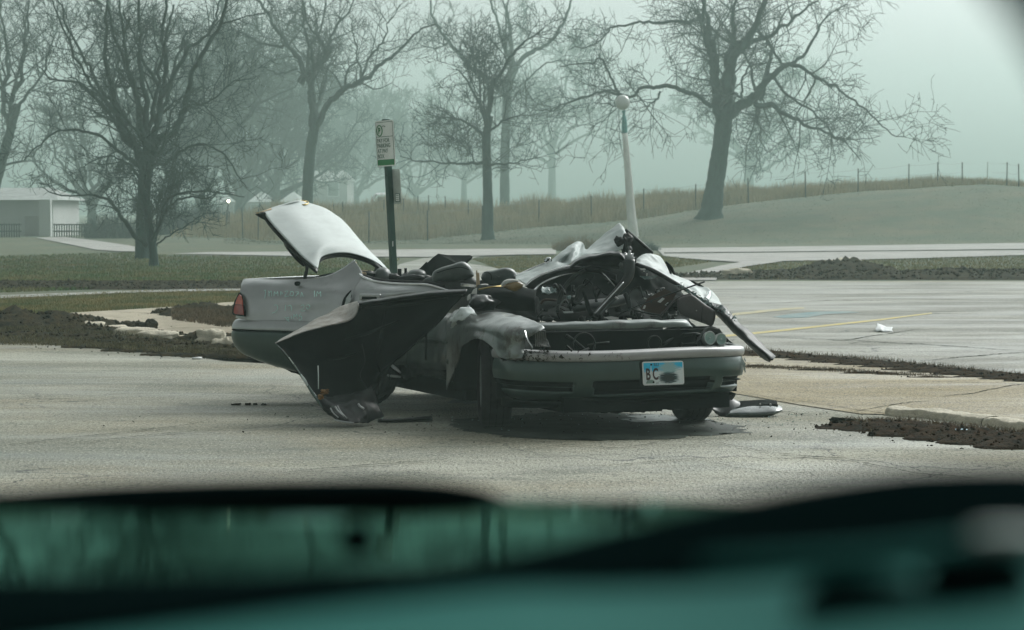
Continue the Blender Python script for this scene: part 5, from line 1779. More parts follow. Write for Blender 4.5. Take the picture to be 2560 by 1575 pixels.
tube('broken_strut', [W(1458, 727, 17.3), W(1464, 745, 17.28), W(1471, 768, 17.25), W(1480, 788, 17.2)], [.012, .014, .018, .02], m_black, car, 6, n=12)
tube('steering_wheel', [W(1394, 780, 17.4), W(1396, 762, 17.42), W(1404, 733, 17.45), W(1416, 712, 17.5), W(1434, 692, 17.52), W(1462, 676, 17.55)], .016, m_dull, car, 8, n=30)
tube('grey_pipe', [W(1562, 732, 17.4), W(1570, 750, 17.4), W(1575, 772, 17.4)], [.016, .02, .018], m_dull, car, 8, n=8)
loft('dashboard', [rowW([(1428, 762), (1470, 752), (1520, 748), (1566, 738)], [17.6] * 4), rowW([(1430, 772), (1470, 764), (1520, 760), (1568, 750)], [17.45] * 4), rowW([(1436, 778), (1475, 774), (1520, 768), (1566, 758)], [17.5] * 4)],
     mat('grey_dash_vinyl', (0.085, 0.095, 0.095), .5, var=.2, vscale=6), car, 20, 10, .02, crumple=.01)
poly_sheet('bright_scrap', [W(1510, 793, 17.1), W(1528, 791, 17.1), W(1547, 794, 17.1), W(1545, 798, 17.1), W(1522, 799, 17.1)], m_airbag, car, thick=.006)
poly_sheet('bright_scrap', [W(1407, 779, 17.2), W(1432, 778, 17.2), W(1434, 782, 17.2), W(1410, 783, 17.2)], m_lampr, car, thick=.006)
loft('glass_cluster', [rowW([(1355, 722), (1368, 718), (1390, 724)], [17.4] * 3), rowW([(1358, 732), (1370, 728), (1385, 728)], [17.35] * 3)], m_glass, car, 10, 6, .003, crumple=.04, cscale=20)
blob('glass_lump', W(1423, 743, 17.3), (.03, .02, .025), m_glass, car, rough=.5)
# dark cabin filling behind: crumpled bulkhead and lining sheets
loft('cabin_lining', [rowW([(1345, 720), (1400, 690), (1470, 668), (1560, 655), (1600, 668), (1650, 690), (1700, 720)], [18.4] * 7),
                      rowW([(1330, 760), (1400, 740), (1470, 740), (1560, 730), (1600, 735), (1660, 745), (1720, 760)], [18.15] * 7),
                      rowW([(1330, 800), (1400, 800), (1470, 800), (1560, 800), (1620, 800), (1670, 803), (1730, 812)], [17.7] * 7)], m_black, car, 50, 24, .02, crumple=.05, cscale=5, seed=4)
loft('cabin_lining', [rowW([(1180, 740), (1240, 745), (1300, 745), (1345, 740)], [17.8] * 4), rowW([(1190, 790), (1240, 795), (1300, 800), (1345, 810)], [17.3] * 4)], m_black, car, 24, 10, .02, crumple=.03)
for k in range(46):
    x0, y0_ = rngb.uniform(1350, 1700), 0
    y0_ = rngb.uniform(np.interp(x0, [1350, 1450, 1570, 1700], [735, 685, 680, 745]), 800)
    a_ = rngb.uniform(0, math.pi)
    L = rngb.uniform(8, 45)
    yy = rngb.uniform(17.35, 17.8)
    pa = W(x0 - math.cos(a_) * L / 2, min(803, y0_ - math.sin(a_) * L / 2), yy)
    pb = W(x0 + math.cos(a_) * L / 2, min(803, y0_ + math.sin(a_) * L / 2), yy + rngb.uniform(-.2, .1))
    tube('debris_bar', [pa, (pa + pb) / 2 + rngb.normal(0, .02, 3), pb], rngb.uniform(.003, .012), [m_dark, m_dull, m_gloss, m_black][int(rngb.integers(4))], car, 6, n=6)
for k in range(22):
    x0 = rngb.uniform(1340, 1720)
    y0_ = rngb.uniform(788, 806) if k % 2 else rngb.uniform(750, 800)
    blob('debris_lump', W(x0, y0_, rngb.uniform(17.2, 17.6)), rngb.uniform(.02, .07, 3), [m_dark, m_dull, m_black][int(rngb.integers(3))], car, rough=.9, seed=k + 50, nu=12, nv=8)

# ------------------------------------------------------------------ torn panel leaning against the car's side
pn_loc = G(870, 1062)
pan = thing('torn_panel', 'large torn dark body panel with folded pale edge, leaning against the wrecked sedan', 'car part', pn_loc)
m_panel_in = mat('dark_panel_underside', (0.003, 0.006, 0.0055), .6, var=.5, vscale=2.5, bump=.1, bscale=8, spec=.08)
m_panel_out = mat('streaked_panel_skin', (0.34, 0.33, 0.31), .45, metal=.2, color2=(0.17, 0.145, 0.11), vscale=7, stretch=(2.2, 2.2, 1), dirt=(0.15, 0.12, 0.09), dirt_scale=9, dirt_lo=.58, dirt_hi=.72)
P_rows = [
    rowW([(688, 858), (709, 851), (752, 833), (800, 818), (836, 811), (862, 806), (879, 799), (893, 782), (900, 762), (908, 752), (963, 746), (1048, 734), (1110, 728), (1160, 726)], [16.85, 16.9, 16.95, 17.0, 17.05, 17.08, 17.1, 17.15, 17.2, 17.2, 17.15, 17.1, 17.05, 17.0]),
    rowW([(697, 868), (722, 868), (765, 862), (810, 855), (845, 850), (875, 845), (900, 838), (920, 822), (935, 802), (950, 790), (1000, 780), (1070, 764), (1120, 752), (1152, 745)], [16.85, 16.92, 17.0, 17.1, 17.15, 17.2, 17.2, 17.25, 17.3, 17.3, 17.2, 17.12, 17.05, 17.0]),
    rowW([(720, 896), (745, 900), (785, 902), (822, 902), (858, 900), (890, 896), (915, 890), (940, 876), (958, 858), (975, 845), (1020, 822), (1075, 796), (1110, 778), (1130, 768)], [16.8, 16.9, 17.0, 17.1, 17.18, 17.22, 17.25, 17.28, 17.3, 17.28, 17.2, 17.12, 17.05, 17.0]),
    rowW([(752, 940), (775, 946), (806, 948), (838, 948), (868, 946), (895, 942), (920, 934), (942, 922), (960, 910), (978, 898), (1010, 876), (1052, 846), (1082, 820), (1098, 806)], [16.72, 16.8, 16.9, 16.98, 17.05, 17.1, 17.12, 17.15, 17.15, 17.12, 17.1, 17.05, 17.0, 17.0]),
    rowW([(794, 1002), (806, 1000), (826, 996), (850, 992), (876, 986), (900, 978), (920, 966), (938, 950), (950, 935), (962, 922), (985, 902), (1010, 884), (1032, 866), (1046, 852)], [16.62, 16.66, 16.72, 16.78, 16.85, 16.9, 16.92, 16.95, 16.95, 16.95, 16.95, 16.95, 16.95, 16.98]),
    rowW([(815, 1031), (826, 1030), (842, 1028), (862, 1022), (884, 1014), (905, 1004), (922, 990), (936, 972), (944, 958), (950, 945), (960, 930), (972, 918), (985, 907), (996, 898)], [16.58, 16.62, 16.66, 16.72, 16.76, 16.8, 16.85, 16.88, 16.9, 16.9, 16.9, 16.92, 16.92, 16.95])]
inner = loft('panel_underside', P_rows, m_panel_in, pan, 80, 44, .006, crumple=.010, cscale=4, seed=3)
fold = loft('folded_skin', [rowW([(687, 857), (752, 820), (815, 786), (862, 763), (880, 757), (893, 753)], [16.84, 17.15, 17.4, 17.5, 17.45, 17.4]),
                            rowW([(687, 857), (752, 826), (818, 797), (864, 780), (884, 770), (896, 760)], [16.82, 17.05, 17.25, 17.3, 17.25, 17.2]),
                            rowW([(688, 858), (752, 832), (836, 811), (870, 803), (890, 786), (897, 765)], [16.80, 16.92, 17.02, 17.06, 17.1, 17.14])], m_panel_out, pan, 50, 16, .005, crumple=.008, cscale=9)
loft('rolled_edge', [rowW([(893, 753), (920, 750), (963, 745), (1048, 732), (1132, 725), (1168, 723)], [17.25, 17.2, 17.16, 17.1, 17.05, 17.0]), rowW([(897, 760), (925, 756), (966, 751), (1048, 738), (1130, 732), (1166, 730)], [17.1, 17.1, 17.08, 17.02, 16.98, 16.96]),
                     rowW([(899, 770), (930, 763), (970, 757), (1050, 745), (1126, 740), (1160, 736)], [17.18, 17.18, 17.14, 17.08, 17.02, 17.0])], m_dark, pan, 50, 10, .004, crumple=.006)
tube('bright_edge', [W(690, 860, 16.8), W(712, 882, 16.78), W(735, 912, 16.74), W(752, 938, 16.70), W(772, 968, 16.66), W(794, 1002, 16.60), W(808, 1022, 16.58)], [.003, .004, .005, .006, .010, .009, .004], m_bumper, pan, 8, n=40)
tube('rust_streak', [W(706, 872, 16.86), W(728, 900, 16.86), W(748, 930, 16.82), W(768, 958, 16.76)], [.006, .012, .010, .004], mat('dull_rust', (0.045, 0.022, 0.008), .9), pan, 6, n=20)
for pts_, r_ in (([(752, 936), (762, 952), (770, 966)], .011), ([(776, 975), (785, 988), (794, 1000)], .013), ([(722, 893), (734, 910)], .007)):
    tube('torn_flake', [W(a, b, 16.66) for a, b in pts_], [r_ * .4] + [r_] * (len(pts_) - 2) + [r_ * .4], m_lid, pan, 5, n=8)
for a, b in (((905, 770), (1120, 745)), ((860, 850), (1000, 800)), ((800, 900), (900, 880)), ((965, 775), (940, 905))):
    tube('pressed_rib', [W(a[0], a[1], 17.10), W((a[0] + b[0]) / 2, (a[1] + b[1]) / 2 + 4, 17.08), W(b[0], b[1], 17.0)], [.006, .012, .004], m_panel_in, pan, 6, n=14)
tube('loose_wire', [W(905, 860, 17.0), W(912, 905, 16.95), W(900, 940, 16.9), W(918, 975, 16.85), W(905, 1010, 16.8)], .004, m_dull, pan, 5, n=24)
tube('loose_wire', [W(940, 905, 17.0), W(952, 940, 16.95), W(945, 985, 16.85)], .005, m_black, pan, 5, n=14)
blob('rusty_scrap', W(812, 980, 16.6), (.05, .04, .03), m_rust, pan, rough=.7, seed=1)
blob('rusty_scrap', W(802, 992, 16.58), (.035, .03, .03), m_rust, pan, rough=.7, seed=2)
tube('white_cord', [W(795, 914, 16.72), W(796, 940, 16.72), W(796, 972, 16.66)], .004, m_lampr, pan, 6)
# crumpled lower end lying on the ground
low = [rowW([(800, 985), (830, 990), (870, 985), (905, 975), (935, 960)], [16.7, 16.75, 16.8, 16.85, 16.9]),
       rowW([(806, 1012), (836, 1012), (872, 1012), (910, 1008), (942, 1000)], [16.6, 16.6, 16.66, 16.75, 16.85]),
       rowW([(818, 1034), (842, 1038), (875, 1040), (915, 1036), (950, 1028)], [16.58, 16.5, 16.55, 16.66, 16.8]),
       rowW([(830, 1044), (850, 1054), (880, 1060), (918, 1056), (958, 1042)], [16.6, 16.52, 16.52, 16.64, 16.8])]
loft('crumpled_end', low, m_dark, pan, 44, 30, .006, crumple=.022, cscale=8, seed=12)
for (a, b, r_) in (((838, 1016), (860, 1040), .006), ((844, 1014), (868, 1046), .004), ((826, 1020), (846, 1044), .005), ((836, 1050), (885, 1058), .006), ((896, 1010), (910, 1022), .008)):
    tube('fold_highlight', [W(a[0], a[1], 16.5), W((a[0] + b[0]) / 2 - 3, (a[1] + b[1]) / 2, 16.48), W(b[0], b[1], 16.47)], r_, m_paint, pan, 6, n=8)  # highlights along the folds, put in as pale paint streaks
stick = tube('metal_strip', [G(945, 1059) + [0, 0, .02], G(985, 1057) + [0, 0, .015], G(1030, 1055) + [0, 0, .015], G(1078, 1053) + [0, 0, .02]], [.012, .014, .018, .02], m_gloss, None, 8, n=12)
origin_to(stick, G(1010, 1056))
tag(stick, 'thin black metal strip lying on the asphalt right of the torn panel', 'debris')

# ------------------------------------------------------------------ broken lamp on the ground, right of the car
lc = G(1860, 1040)
bl = thing('broken_lamp', 'broken glossy lamp housing lying on the asphalt beside the right front wheel', 'lamp', lc)


def gw_(px, py, z):
    return G(px, py, z)


Yl = lc[1]
loft('lens', [rowW([(1885, 1013), (1905, 1012), (1925, 1012), (1942, 1014), (1952, 1017)], [Yl + .05] * 5), rowW([(1830, 1025), (1862, 1020), (1905, 1018), (1935, 1018), (1955, 1023)], [Yl - .02] * 5),
              rowW([(1822, 1034), (1860, 1034), (1900, 1034), (1935, 1032), (1954, 1027)], [Yl - .10, Yl - .12, Yl - .12, Yl - .1, Yl - .04]),
              rowW([(1812, 1042), (1850, 1045), (1890, 1045), (1925, 1040), (1950, 1030)], [Yl - .08, Yl - .10, Yl - .1, Yl - .08, Yl - .02])],
     mat('clear_lamp_lens', (0.07, 0.09, 0.085), .25, metal=.0, coat=.4, var=.3, vscale=9), bl, 40, 18, .008, crumple=.004)
loft('housing', [rowW([(1778, 985), (1800, 990), (1830, 998), (1850, 1008)], [Yl + .10] * 4), rowW([(1775, 1012), (1800, 1018), (1830, 1022), (1852, 1022)], [Yl] * 4), rowW([(1785, 1028), (1805, 1038), (1835, 1043), (1856, 1038)], [Yl - .05] * 4),
                 rowW([(1800, 1040), (1815, 1043), (1838, 1045), (1862, 1044)], [Yl + .05] * 4)], m_gloss, bl, 26, 18, .01, crumple=.008)
loft('housing_top', [rowW([(1845, 1005), (1880, 1003), (1915, 1001), (1940, 1003)], [Yl + .12] * 4), rowW([(1838, 1022), (1880, 1018), (1915, 1015), (1945, 1015)], [Yl + .0] * 4)], m_black, bl, 20, 8, .012, crumple=.006)
for x, y in ((1900, 1010), (1926, 1011)):
    blob('clip', W(x, y, Yl), (.014, .012, .014), m_airbag, bl, nu=8, nv=6)
# ------------------------------------------------------------------ parking sign
m_green = mat('dark_green_post', (0.010, 0.055, 0.042), .5, var=.25, vscale=5)
m_signw = mat('sign_white', (0.84, 0.88, 0.86), .55, var=.05, vscale=5)
m_signg = mat('sign_green', (0.02, 0.22, 0.07), .55)
m_signgd = mat('sign_lettering_green', (0.06, 0.15, 0.11), .6)
m_signback = mat('sign_back_metal', (0.42, 0.47, 0.44), .6, metal=.1, var=.2, vscale=6)
YS = 22.0
base_s = W(999, 933, YS)
base_s[2] = 0
sg = thing('parking_sign', 'white and green parking sign on a leaning dark green post behind the wreck', 'sign', base_s)
topp = W(964, 298, YS)
pa = unit(topp - base_s)
ex = np.array([math.cos(R(56)), -math.sin(R(56)), 0])
ex = unit(ex + np.array([0, 0, .02]))
ez = unit(pa + ex * .0)
en = unit(np.cross(ex, ez))
if en[1] > 0:
    en = -en
for k_ in (0,):
    cr_ = [(-.024, -.026), (.024, -.026), (.024, .026), (-.024, .026)]
    Vp = [p_ + ex * a_ + en * b_ for p_ in (base_s - [0, 0, .1], topp) for a_, b_ in cr_]
    post_ = mk('post', Vp, [(0, 1, 5, 4), (1, 2, 6, 5), (2, 3, 7, 6), (3, 0, 4, 7), (4, 5, 6, 7)], m_green, sg, smooth=False)
    for z_ in np.arange(.08, .82, .035):
        c_ = base_s + (topp - base_s) * z_
        tube('bolt_hole', [c_ + en * .0262, c_ + en * .0275], .005, m_black, post_, 6)
sc_ = base_s + (topp - base_s) * .905 + en * .031 + ex * .022


def SP(x, z, d=0.):
    return sc_ + ex * x + ez * z + en * d


def rrect(w, h, r, P_, d, k=5):
    pts = []
    for cx, cz, a0 in ((w / 2 - r, h / 2 - r, 0), (-w / 2 + r, h / 2 - r, 90), (-w / 2 + r, -h / 2 + r, 180), (w / 2 - r, -h / 2 + r, 270)):
        for i in range(k):
            a = R(a0 + 90 / (k - 1) * i)
            pts.append(P_(cx + r * math.cos(a), cz + r * math.sin(a), d))
    return pts


SWd, SHt = .315, .415
face = poly_sheet('sign_face', rrect(SWd, SHt, .02, SP, 0), m_signw, sg, thick=.004)
poly_sheet('green_band', rrect(SWd * .93, .052, .004, lambda x, z, d: SP(x, z - SHt / 2 + .036, d), .004), m_signg, face)
for z, w_ in ((SHt / 2 - .014, .93), (.062, .90)):
    strap('border_line', [SP(-SWd / 2 * w_, z, .004), SP(SWd / 2 * w_, z, .004)], .004, .002, m_signgd, face, wdir=ez)
for sx in (-1, 1):
    strap('border_line', [SP(sx * SWd / 2 * .94, SHt / 2 - .014, .004), SP(sx * SWd / 2 * .94, -SHt / 2 + .06, .004)], .003, .002, m_signgd, face, wdir=ex)
n0 = np.cross(ex, ez)
flip = 1 if np.dot(n0, en) > 0 else -1
for txt, z in (('PAY FOR', .010), ('PARKING', -.036), ('AT PAY', -.084), ('BOX', -.132)):
    add_text('sign_text', txt, SP(-SWd / 2 + .022, z, .004), ex, ez, .052, 1.05, m_signgd, face, .0004, .0004)
ringp = [SP(-.083 + .048 * math.cos(a), .118 + .048 * math.sin(a), .005) for a in np.linspace(0, 2 * math.pi, 33)]
tube('sign_ring', ringp, .0045, m_signg, face, 6, caps=False)
add_text('sign_text', 'P', SP(-.105, .092, .005), ex, ez, .075, 1.0, m_signg, face, .0004, .003)
tube('sign_arrow', [SP(-.03, .155, .005), SP(.0, .160, .005), SP(.02, .150, .005)], .003, m_signgd, face, 5)
# second plate behind the post
sc2 = base_s + (topp - base_s) * .735 - en * .03 + ex * .02


def SP2(x, z, d=0.):
    return sc2 + ex * x + ez * z + en * d



back = poly_sheet('back_plate', rrect(.26, .315, .02, SP2, 0), m_signback, sg, thick=.004)
poly_sheet('sticker', [SP2(-.12, -.14, .005), SP2(-.06, -.14, .005), SP2(-.06, -.065, .005), SP2(-.12, -.065, .005)], m_signw, back, thick=.001)
poly_sheet('sticker', [SP2(.03, -.14, .005), SP2(.115, -.14, .005), SP2(.115, -.065, .005), SP2(.03, -.065, .005)], m_signgd, back, thick=.001)
poly_sheet('sticker_face', [SP2(.04, -.134, .0065), SP2(.104, -.134, .0065), SP2(.104, -.071, .0065), SP2(.04, -.071, .0065)], m_signw, back)
for i in range(3):
    tube('sticker_mark', [SP2(.048, -.085 - i * .018, .007), SP2(.07, -.080 - i * .018, .007), SP2(.095, -.087 - i * .018, .007)], .0025, m_signgd, back, 4)
poly_sheet('tape', [W(981, 603, YS - .05), W(983, 603, YS - .05), W(983, 616, YS - .05), W(981, 616, YS - .05)], m_signw, sg, thick=.002)

# ------------------------------------------------------------------ lamp post with globe
lb = T(1583, 592)
lp = thing('lamp_post', 'pale concrete lamp post with round white globe behind the crushed roof', 'lamp post', lb)
YLp = lb[1]
m_conc = mat('pale_concrete', (0.80, 0.79, 0.76), .9, var=.12, vscale=1.5)
m_teal = mat('teal_lamp_neck', (0.05, 0.26, 0.25), .5, var=.3, vscale=6)
m_globe = mat('white_globe', (0.62, 0.64, 0.62), .35, coat=.5)
tube('shaft', [lb - [0, 0, .2], W(1582, 575, YLp), W(1577, 520, YLp), W(1570, 430, YLp), W(1562, 332, YLp)], [.30, .25, .215, .175, .13], m_conc, lp, 8, n=20)
tube('neck', [W(1562, 333, YLp), W(1561, 320, YLp), W(1561, 300, YLp), W(1560, 292, YLp), W(1560, 284, YLp), W(1559, 276, YLp)], [.13, .135, .11, .085, .06, .10], m_teal, lp, 12, n=20)
blob('globe', W(1557, 256, YLp), (.66, .66, .68), m_globe, lp, power=2)

# ------------------------------------------------------------------ far houses, van, picket fence
m_wallp = mat('hazed_siding', (0.44, 0.45, 0.44), .9, var=.08, vscale=.6)  # wall, roof and window colours pulled towards fog grey: haze in the paint
m_wallg = mat('grey_pink_wall', (0.34, 0.335, 0.325), .9, var=.1, vscale=.6)
m_roof = mat('hazed_shingles', (0.34, 0.36, 0.35), .9, var=.2, vscale=2)
m_winf = mat('hazed_window', (0.22, 0.25, 0.24), .2)
m_trimw = mat('white_trim', (0.50, 0.52, 0.51), .7)


def house(label, px0, px1, Y, eave_py, ridge_py, wall, wins=(), depth=8, zb=-.2, door=None):
    x0, x1 = W(px0, 500, Y)[0], W(px1, 500, Y)[0]
    ze, zr = W(0, eave_py, Y)[2], W(0, ridge_py, Y)[2]
    h = thing('house', label, 'house', (x0 * .5 + x1 * .5, Y, zb))
    boxm('wall', ((x0 + x1) / 2, Y + depth / 2, (zb + ze) / 2), (x1 - x0, depth, ze - zb), wall, h)
    V = [(x0 - .4, Y - .5, ze), (x1 + .4, Y - .5, ze), (x1 + .4, Y + depth + .5, ze), (x0 - .4, Y + depth + .5, ze), (x0 + .8, Y + depth / 2, zr), (x1 - .8, Y + depth / 2, zr)]
    mk('roof', V, [(0, 1, 5, 4), (2, 3, 4, 5), (0, 4, 3), (1, 2, 5), (0, 3, 2, 1)], m_roof, h, smooth=False)
    for (a, b, c, d, kind) in wins:
        p, q = W(a, b, Y - .05), W(c, d, Y - .05)
        if kind == 'door':
            g = boxm('garage_door', ((p[0] + q[0]) / 2, Y - .03, (p[2] + q[2]) / 2), (abs(q[0] - p[0]), .06, abs(p[2] - q[2])), m_wallg, h)
            for i in range(4):
                z = q[2] + (p[2] - q[2]) * (i + .5) / 4
                boxm('door_panel', ((p[0] + q[0]) / 2, Y - .075, z), (abs(q[0] - p[0]) * .94, .03, abs(p[2] - q[2]) * .2), m_wallg, g)
        else:
            w_ = boxm('window', ((p[0] + q[0]) / 2, Y - .03, (p[2] + q[2]) / 2), (abs(q[0] - p[0]) + .2, .08, abs(p[2] - q[2]) + .2), m_trimw, h)
            boxm('pane', ((p[0] + q[0]) / 2, Y - .08, (p[2] + q[2]) / 2), (abs(q[0] - p[0]), .04, abs(p[2] - q[2])), m_winf, w_)
    return h


h1 = house('pale low house with garage door at the left edge beyond the path', -90, 132, 132, 500, 468, m_wallp, [(62, 540, 98, 588, 'door')])
boxm('porch_column', W(114, 545, 131.2), (.62, .5, 2.0), m_trimw, h1)
house('grey pink house with dark window between the forked tree and the parking sign', 745, 868, 330, 452, 425, m_wallg, [(776, 462, 792, 482, 'w'), (820, 455, 846, 490, 'w')], zb=-1.2, depth=14)
house('faint low grey house behind the bushes near the small light', 548, 742, 290, 505, 480, m_wallg, [(628, 512, 650, 535, 'w'), (585, 512, 600, 532, 'w')], zb=-1.2, depth=12)

vb = W(957, 518, 158)
vb[2] = float(terrain_z(vb[0], 158)) - .1
van = thing('van', 'pale white van half hidden by the grassy bank left of the sign post', 'van', vb)
zt = W(0, 482, 158)[2]
zb_ = W(0, 514, 158)[2]
xa, xb = W(926, 500, 158)[0], W(992, 500, 158)[0]
m_vanw = mat('van_white', (0.66, 0.68, 0.70), .4, coat=.3)
rows = []
for y in (158, 158.3, 159.7, 160):
    i = .12 if y in (158, 160) else 0
    rows.append([np.array([xa + .1, y, zb_ - .3 + i]), np.array([xa + i, y, zb_ + .3]), np.array([xa + .25 + i, y, zt - .12]), np.array([xa + .5, y, zt - i]), np.array([xb - .2, y, zt - i]), np.array([xb, y, zt - .2]), np.array([xb, y, zb_ - .3 + i])])
g = np.stack([crom(r_, 30) for r_ in rows])
mk('body', g.reshape(-1, 3), grid_faces(4, 30), m_vanw, van)
boxm('window', ((xa + .75), 157.93, zt - .42), (.55, .05, .34), m_winf, van)
boxm('side_panel', ((xa + xb) / 2 + .3, 157.97, (zt + zb_) / 2 - .1), (abs(xb - xa) * .6, .05, .02), m_wallg, van)
for x in (xa + .45, xb - .4):
    tube('wheel', [(x, 157.9, zb_ - .35), (x, 158.15, zb_ - .35)], .34, m_rubber, van, 14)
    tube('wheel', [(x, 159.85, zb_ - .35), (x, 160.1, zb_ - .35)], .34, m_rubber, van, 14)

yl = T(567, 575)
yt = W(571, 503, yl[1])
yard = thing('yard_light', 'small lit lamp on a thin pole glowing in the fog at left', 'lamp', yl)
tube('pole', [yl - [0, 0, .1], (yl + yt) / 2, yt], .035, m_post, yard, 6)
m_glow = bpy.data.materials.new('lamp_glow')
m_glow.use_nodes = True
bb = m_glow.node_tree.nodes['Principled BSDF']
bb.inputs['Emission Color'].default_value = (1, .86, .66, 1)
bb.inputs['Emission Strength'].default_value = 14
blob('bulb', yt, (.15, .15, .15), m_glow, yard, power=2, nu=12, nv=8)
tube('shade', [yt + [0, 0, .09], yt + [0, 0, .13]], [.12, .04], m_post, yard, 10)

pf = thing('picket_fence', 'short run of pointed dark pickets in front of the pale left house', 'fence', T(25, 592))
Yp = 127.
for i in range(11):
    x = -14 + i * 6.2
    a, b = W(x, 592, Yp), W(x, 556 + (i % 2), Yp)
    w_ = .035
    V = [(a[0] - w_, Yp, -.05), (a[0] + w_, Yp, -.05), (b[0] + w_, Yp, b[2] - .1), (b[0], Yp, b[2]), (b[0] - w_, Yp, b[2] - .1)]
    poly_sheet('picket', V, m_post, pf, thick=.03)
for z in (.3, .65):
    boxm('rail', ((W(-14, 590, Yp)[0] + W(50, 590, Yp)[0]) / 2, Yp + .05, z), (1.5, .04, .07), m_post, pf)
pf2 = thing('picket_fence', 'dark picket fence right of the pale left house, fading into the hedge', 'fence', T(170, 592))
for i in range(16):
    x = 136 + i * 6.2
    a, b = W(x, 592, Yp), W(x, 558 + (i % 3), Yp)
    w_ = .03
    V = [(a[0] - w_, Yp, -.05), (a[0] + w_, Yp, -.05), (b[0] + w_, Yp, b[2] - .1), (b[0], Yp, b[2]), (b[0] - w_, Yp, b[2] - .1)]
    poly_sheet('picket', V, m_post, pf2, thick=.03)
for z in (.3, .65):
    boxm('rail', ((W(134, 590, Yp)[0] + W(232, 590, Yp)[0]) / 2, Yp + .05, z), (2.1, .04, .07), m_post, pf2)


def bush(name, label, px0, px1, Y, h, n, seed, material, r=.012, zoff=0.0, dens=1.0):
    rng = np.random.default_rng(seed)
    x0, x1 = W(px0, 500, Y)[0], W(px1, 500, Y)[0]
    lines, rr = [], []
    for i in range(n):
        x = rng.uniform(x0, x1)
        y = Y + rng.uniform(-.6, .6)
        z = float(terrain_z(x, y)) - .05 + zoff
        hh = h * rng.uniform(.5, 1.1) * math.sin(math.pi * min(.95, max(.12, (x - x0) / (x1 - x0)))) ** .5
        p = [np.array([x, y, z])]
        d = unit(np.array([rng.normal(0, .35), rng.normal(0, .3), 1]))
        for k in range(4):
            d = unit(d + rng.normal(0, .28, 3))
            p.append(p[-1] + d * hh / 4)
        lines.append(np.array(p))
        rr.append(np.linspace(r, r * .5, 5))
        for q in range(3):
            k = int(rng.integers(1, 4))
            e = p[k] + unit(rng.normal(0, 1, 3) + [0, 0, .6]) * hh * .25
            lines.append(np.array([p[k], (p[k] + e) / 2 + rng.normal(0, .02, 3), e]))
            rr.append(np.full(3, r * .5))
    V_, F_ = tube_arrays(lines, rr, 3)
    b = fast_mesh(name, V_, F_, material)
    c = ((x0 + x1) / 2, Y, float(terrain_z((x0 + x1) / 2, Y)))
    origin_to(b, c)
    tag(b, label, 'bush')
    return b


bush('hedge', 'dark bare hedge beside the path behind the wide left tree', 215, 345, 124, 1.7, 420, 3, m_twig, .016)
bush('hedge', 'grey hedge of bare twigs along the foot of the bank, left of the fence posts', 380, 560, 138, 2.1, 520, 4, m_twig, .018)
m_orange = mat('orange_weed', (0.22, 0.13, 0.045), .95, color2=(0.12, 0.09, 0.04), vscale=3)
bush('weeds', 'orange brown weed clump left of the crushed roof peak, beside the path', 1385, 1500, 88, .62, 520, 5, m_orange, .006)
bush('weeds', 'dark weed clump at the foot of the lamp post', 1560, 1650, 88, .5, 300, 6, m_twig, .006)

# ------------------------------------------------------------------ soil heaps, stones, kerb, litter
rngS = np.random.default_rng(42)


def heap_mesh(name, ells, seed, material=None, clods=60, csize=(.015, .06), z0=0.0, res=(40, 24)):
    """bumpy soil heaps given as (px, py, half width m, half depth m, height m), with loose clods"""
    rng = np.random.default_rng(seed)
    V, Fq, off = [], [], 0
    for (px, py, wx, wy, h) in ells:
        c = G(px, py, z0)
        nu_, nv_ = res
        X = np.linspace(-1.15, 1.15, nu_)
        Yy = np.linspace(-1.15, 1.15, nv_)
        for j in range(nv_):
            for i in range(nu_):
                r_ = math.hypot(X[i], Yy[j])
                n1 = mnoise.noise(Vector((X[i] * wx * 3 + seed, Yy[j] * wy * 3, 0)))
                n2 = mnoise.noise(Vector((X[i] * wx * 11 + seed, Yy[j] * wy * 11, 2)))
                n3 = mnoise.noise(Vector((X[i] * wx * 28, Yy[j] * wy * 28 + seed, 4)))
                f = max(0, 1 - (r_ * (1 + .35 * n1)) ** 2)
                z = h * (f ** .7) * (1 + .5 * n1 + .45 * n2 + .3 * n3) - (.03 if f <= 0 else 0)
                V.append((c[0] + X[i] * wx, c[1] + Yy[j] * wy, c[2] + z))
        Fq += grid_faces(nv_, nu_, off)
        off += nu_ * nv_
        for k in range(int(clods * (wx * wy) ** .5 / .5)):
            a, rr_ = rng.uniform(0, 2 * math.pi), rng.random() ** .5 * (1.15 if k % 3 else 1.7)
            x, y = c[0] + math.cos(a) * rr_ * wx, c[1] + math.sin(a) * rr_ * wy
            s = rng.uniform(*csize) * (.45 if rr_ > 1.1 else 1)
            z = c[2] + h * max(0, 1 - rr_ ** 2) ** .7 + s * .3
            q = rng.normal(0, 1, (6, 3))
            base = np.array([[1, 0, 0], [-1, 0, 0], [0, 1, 0], [0, -1, 0], [0, 0, 1], [0, 0, -1]]) * s * rng.uniform(.6, 1.2, (6, 1)) + q * s * .15
            for b_ in base:
                V.append((x + b_[0], y + b_[1], z + b_[2]))
            for f_ in ((0, 2, 4), (2, 1, 4), (1, 3, 4), (3, 0, 4), (2, 0, 5), (1, 2, 5), (3, 1, 5), (0, 3, 5)):
                Fq.append(tuple(off + w for w in f_))
            off += 6
    return stuff(mk(name, V, Fq, material or m_soil, None, True))


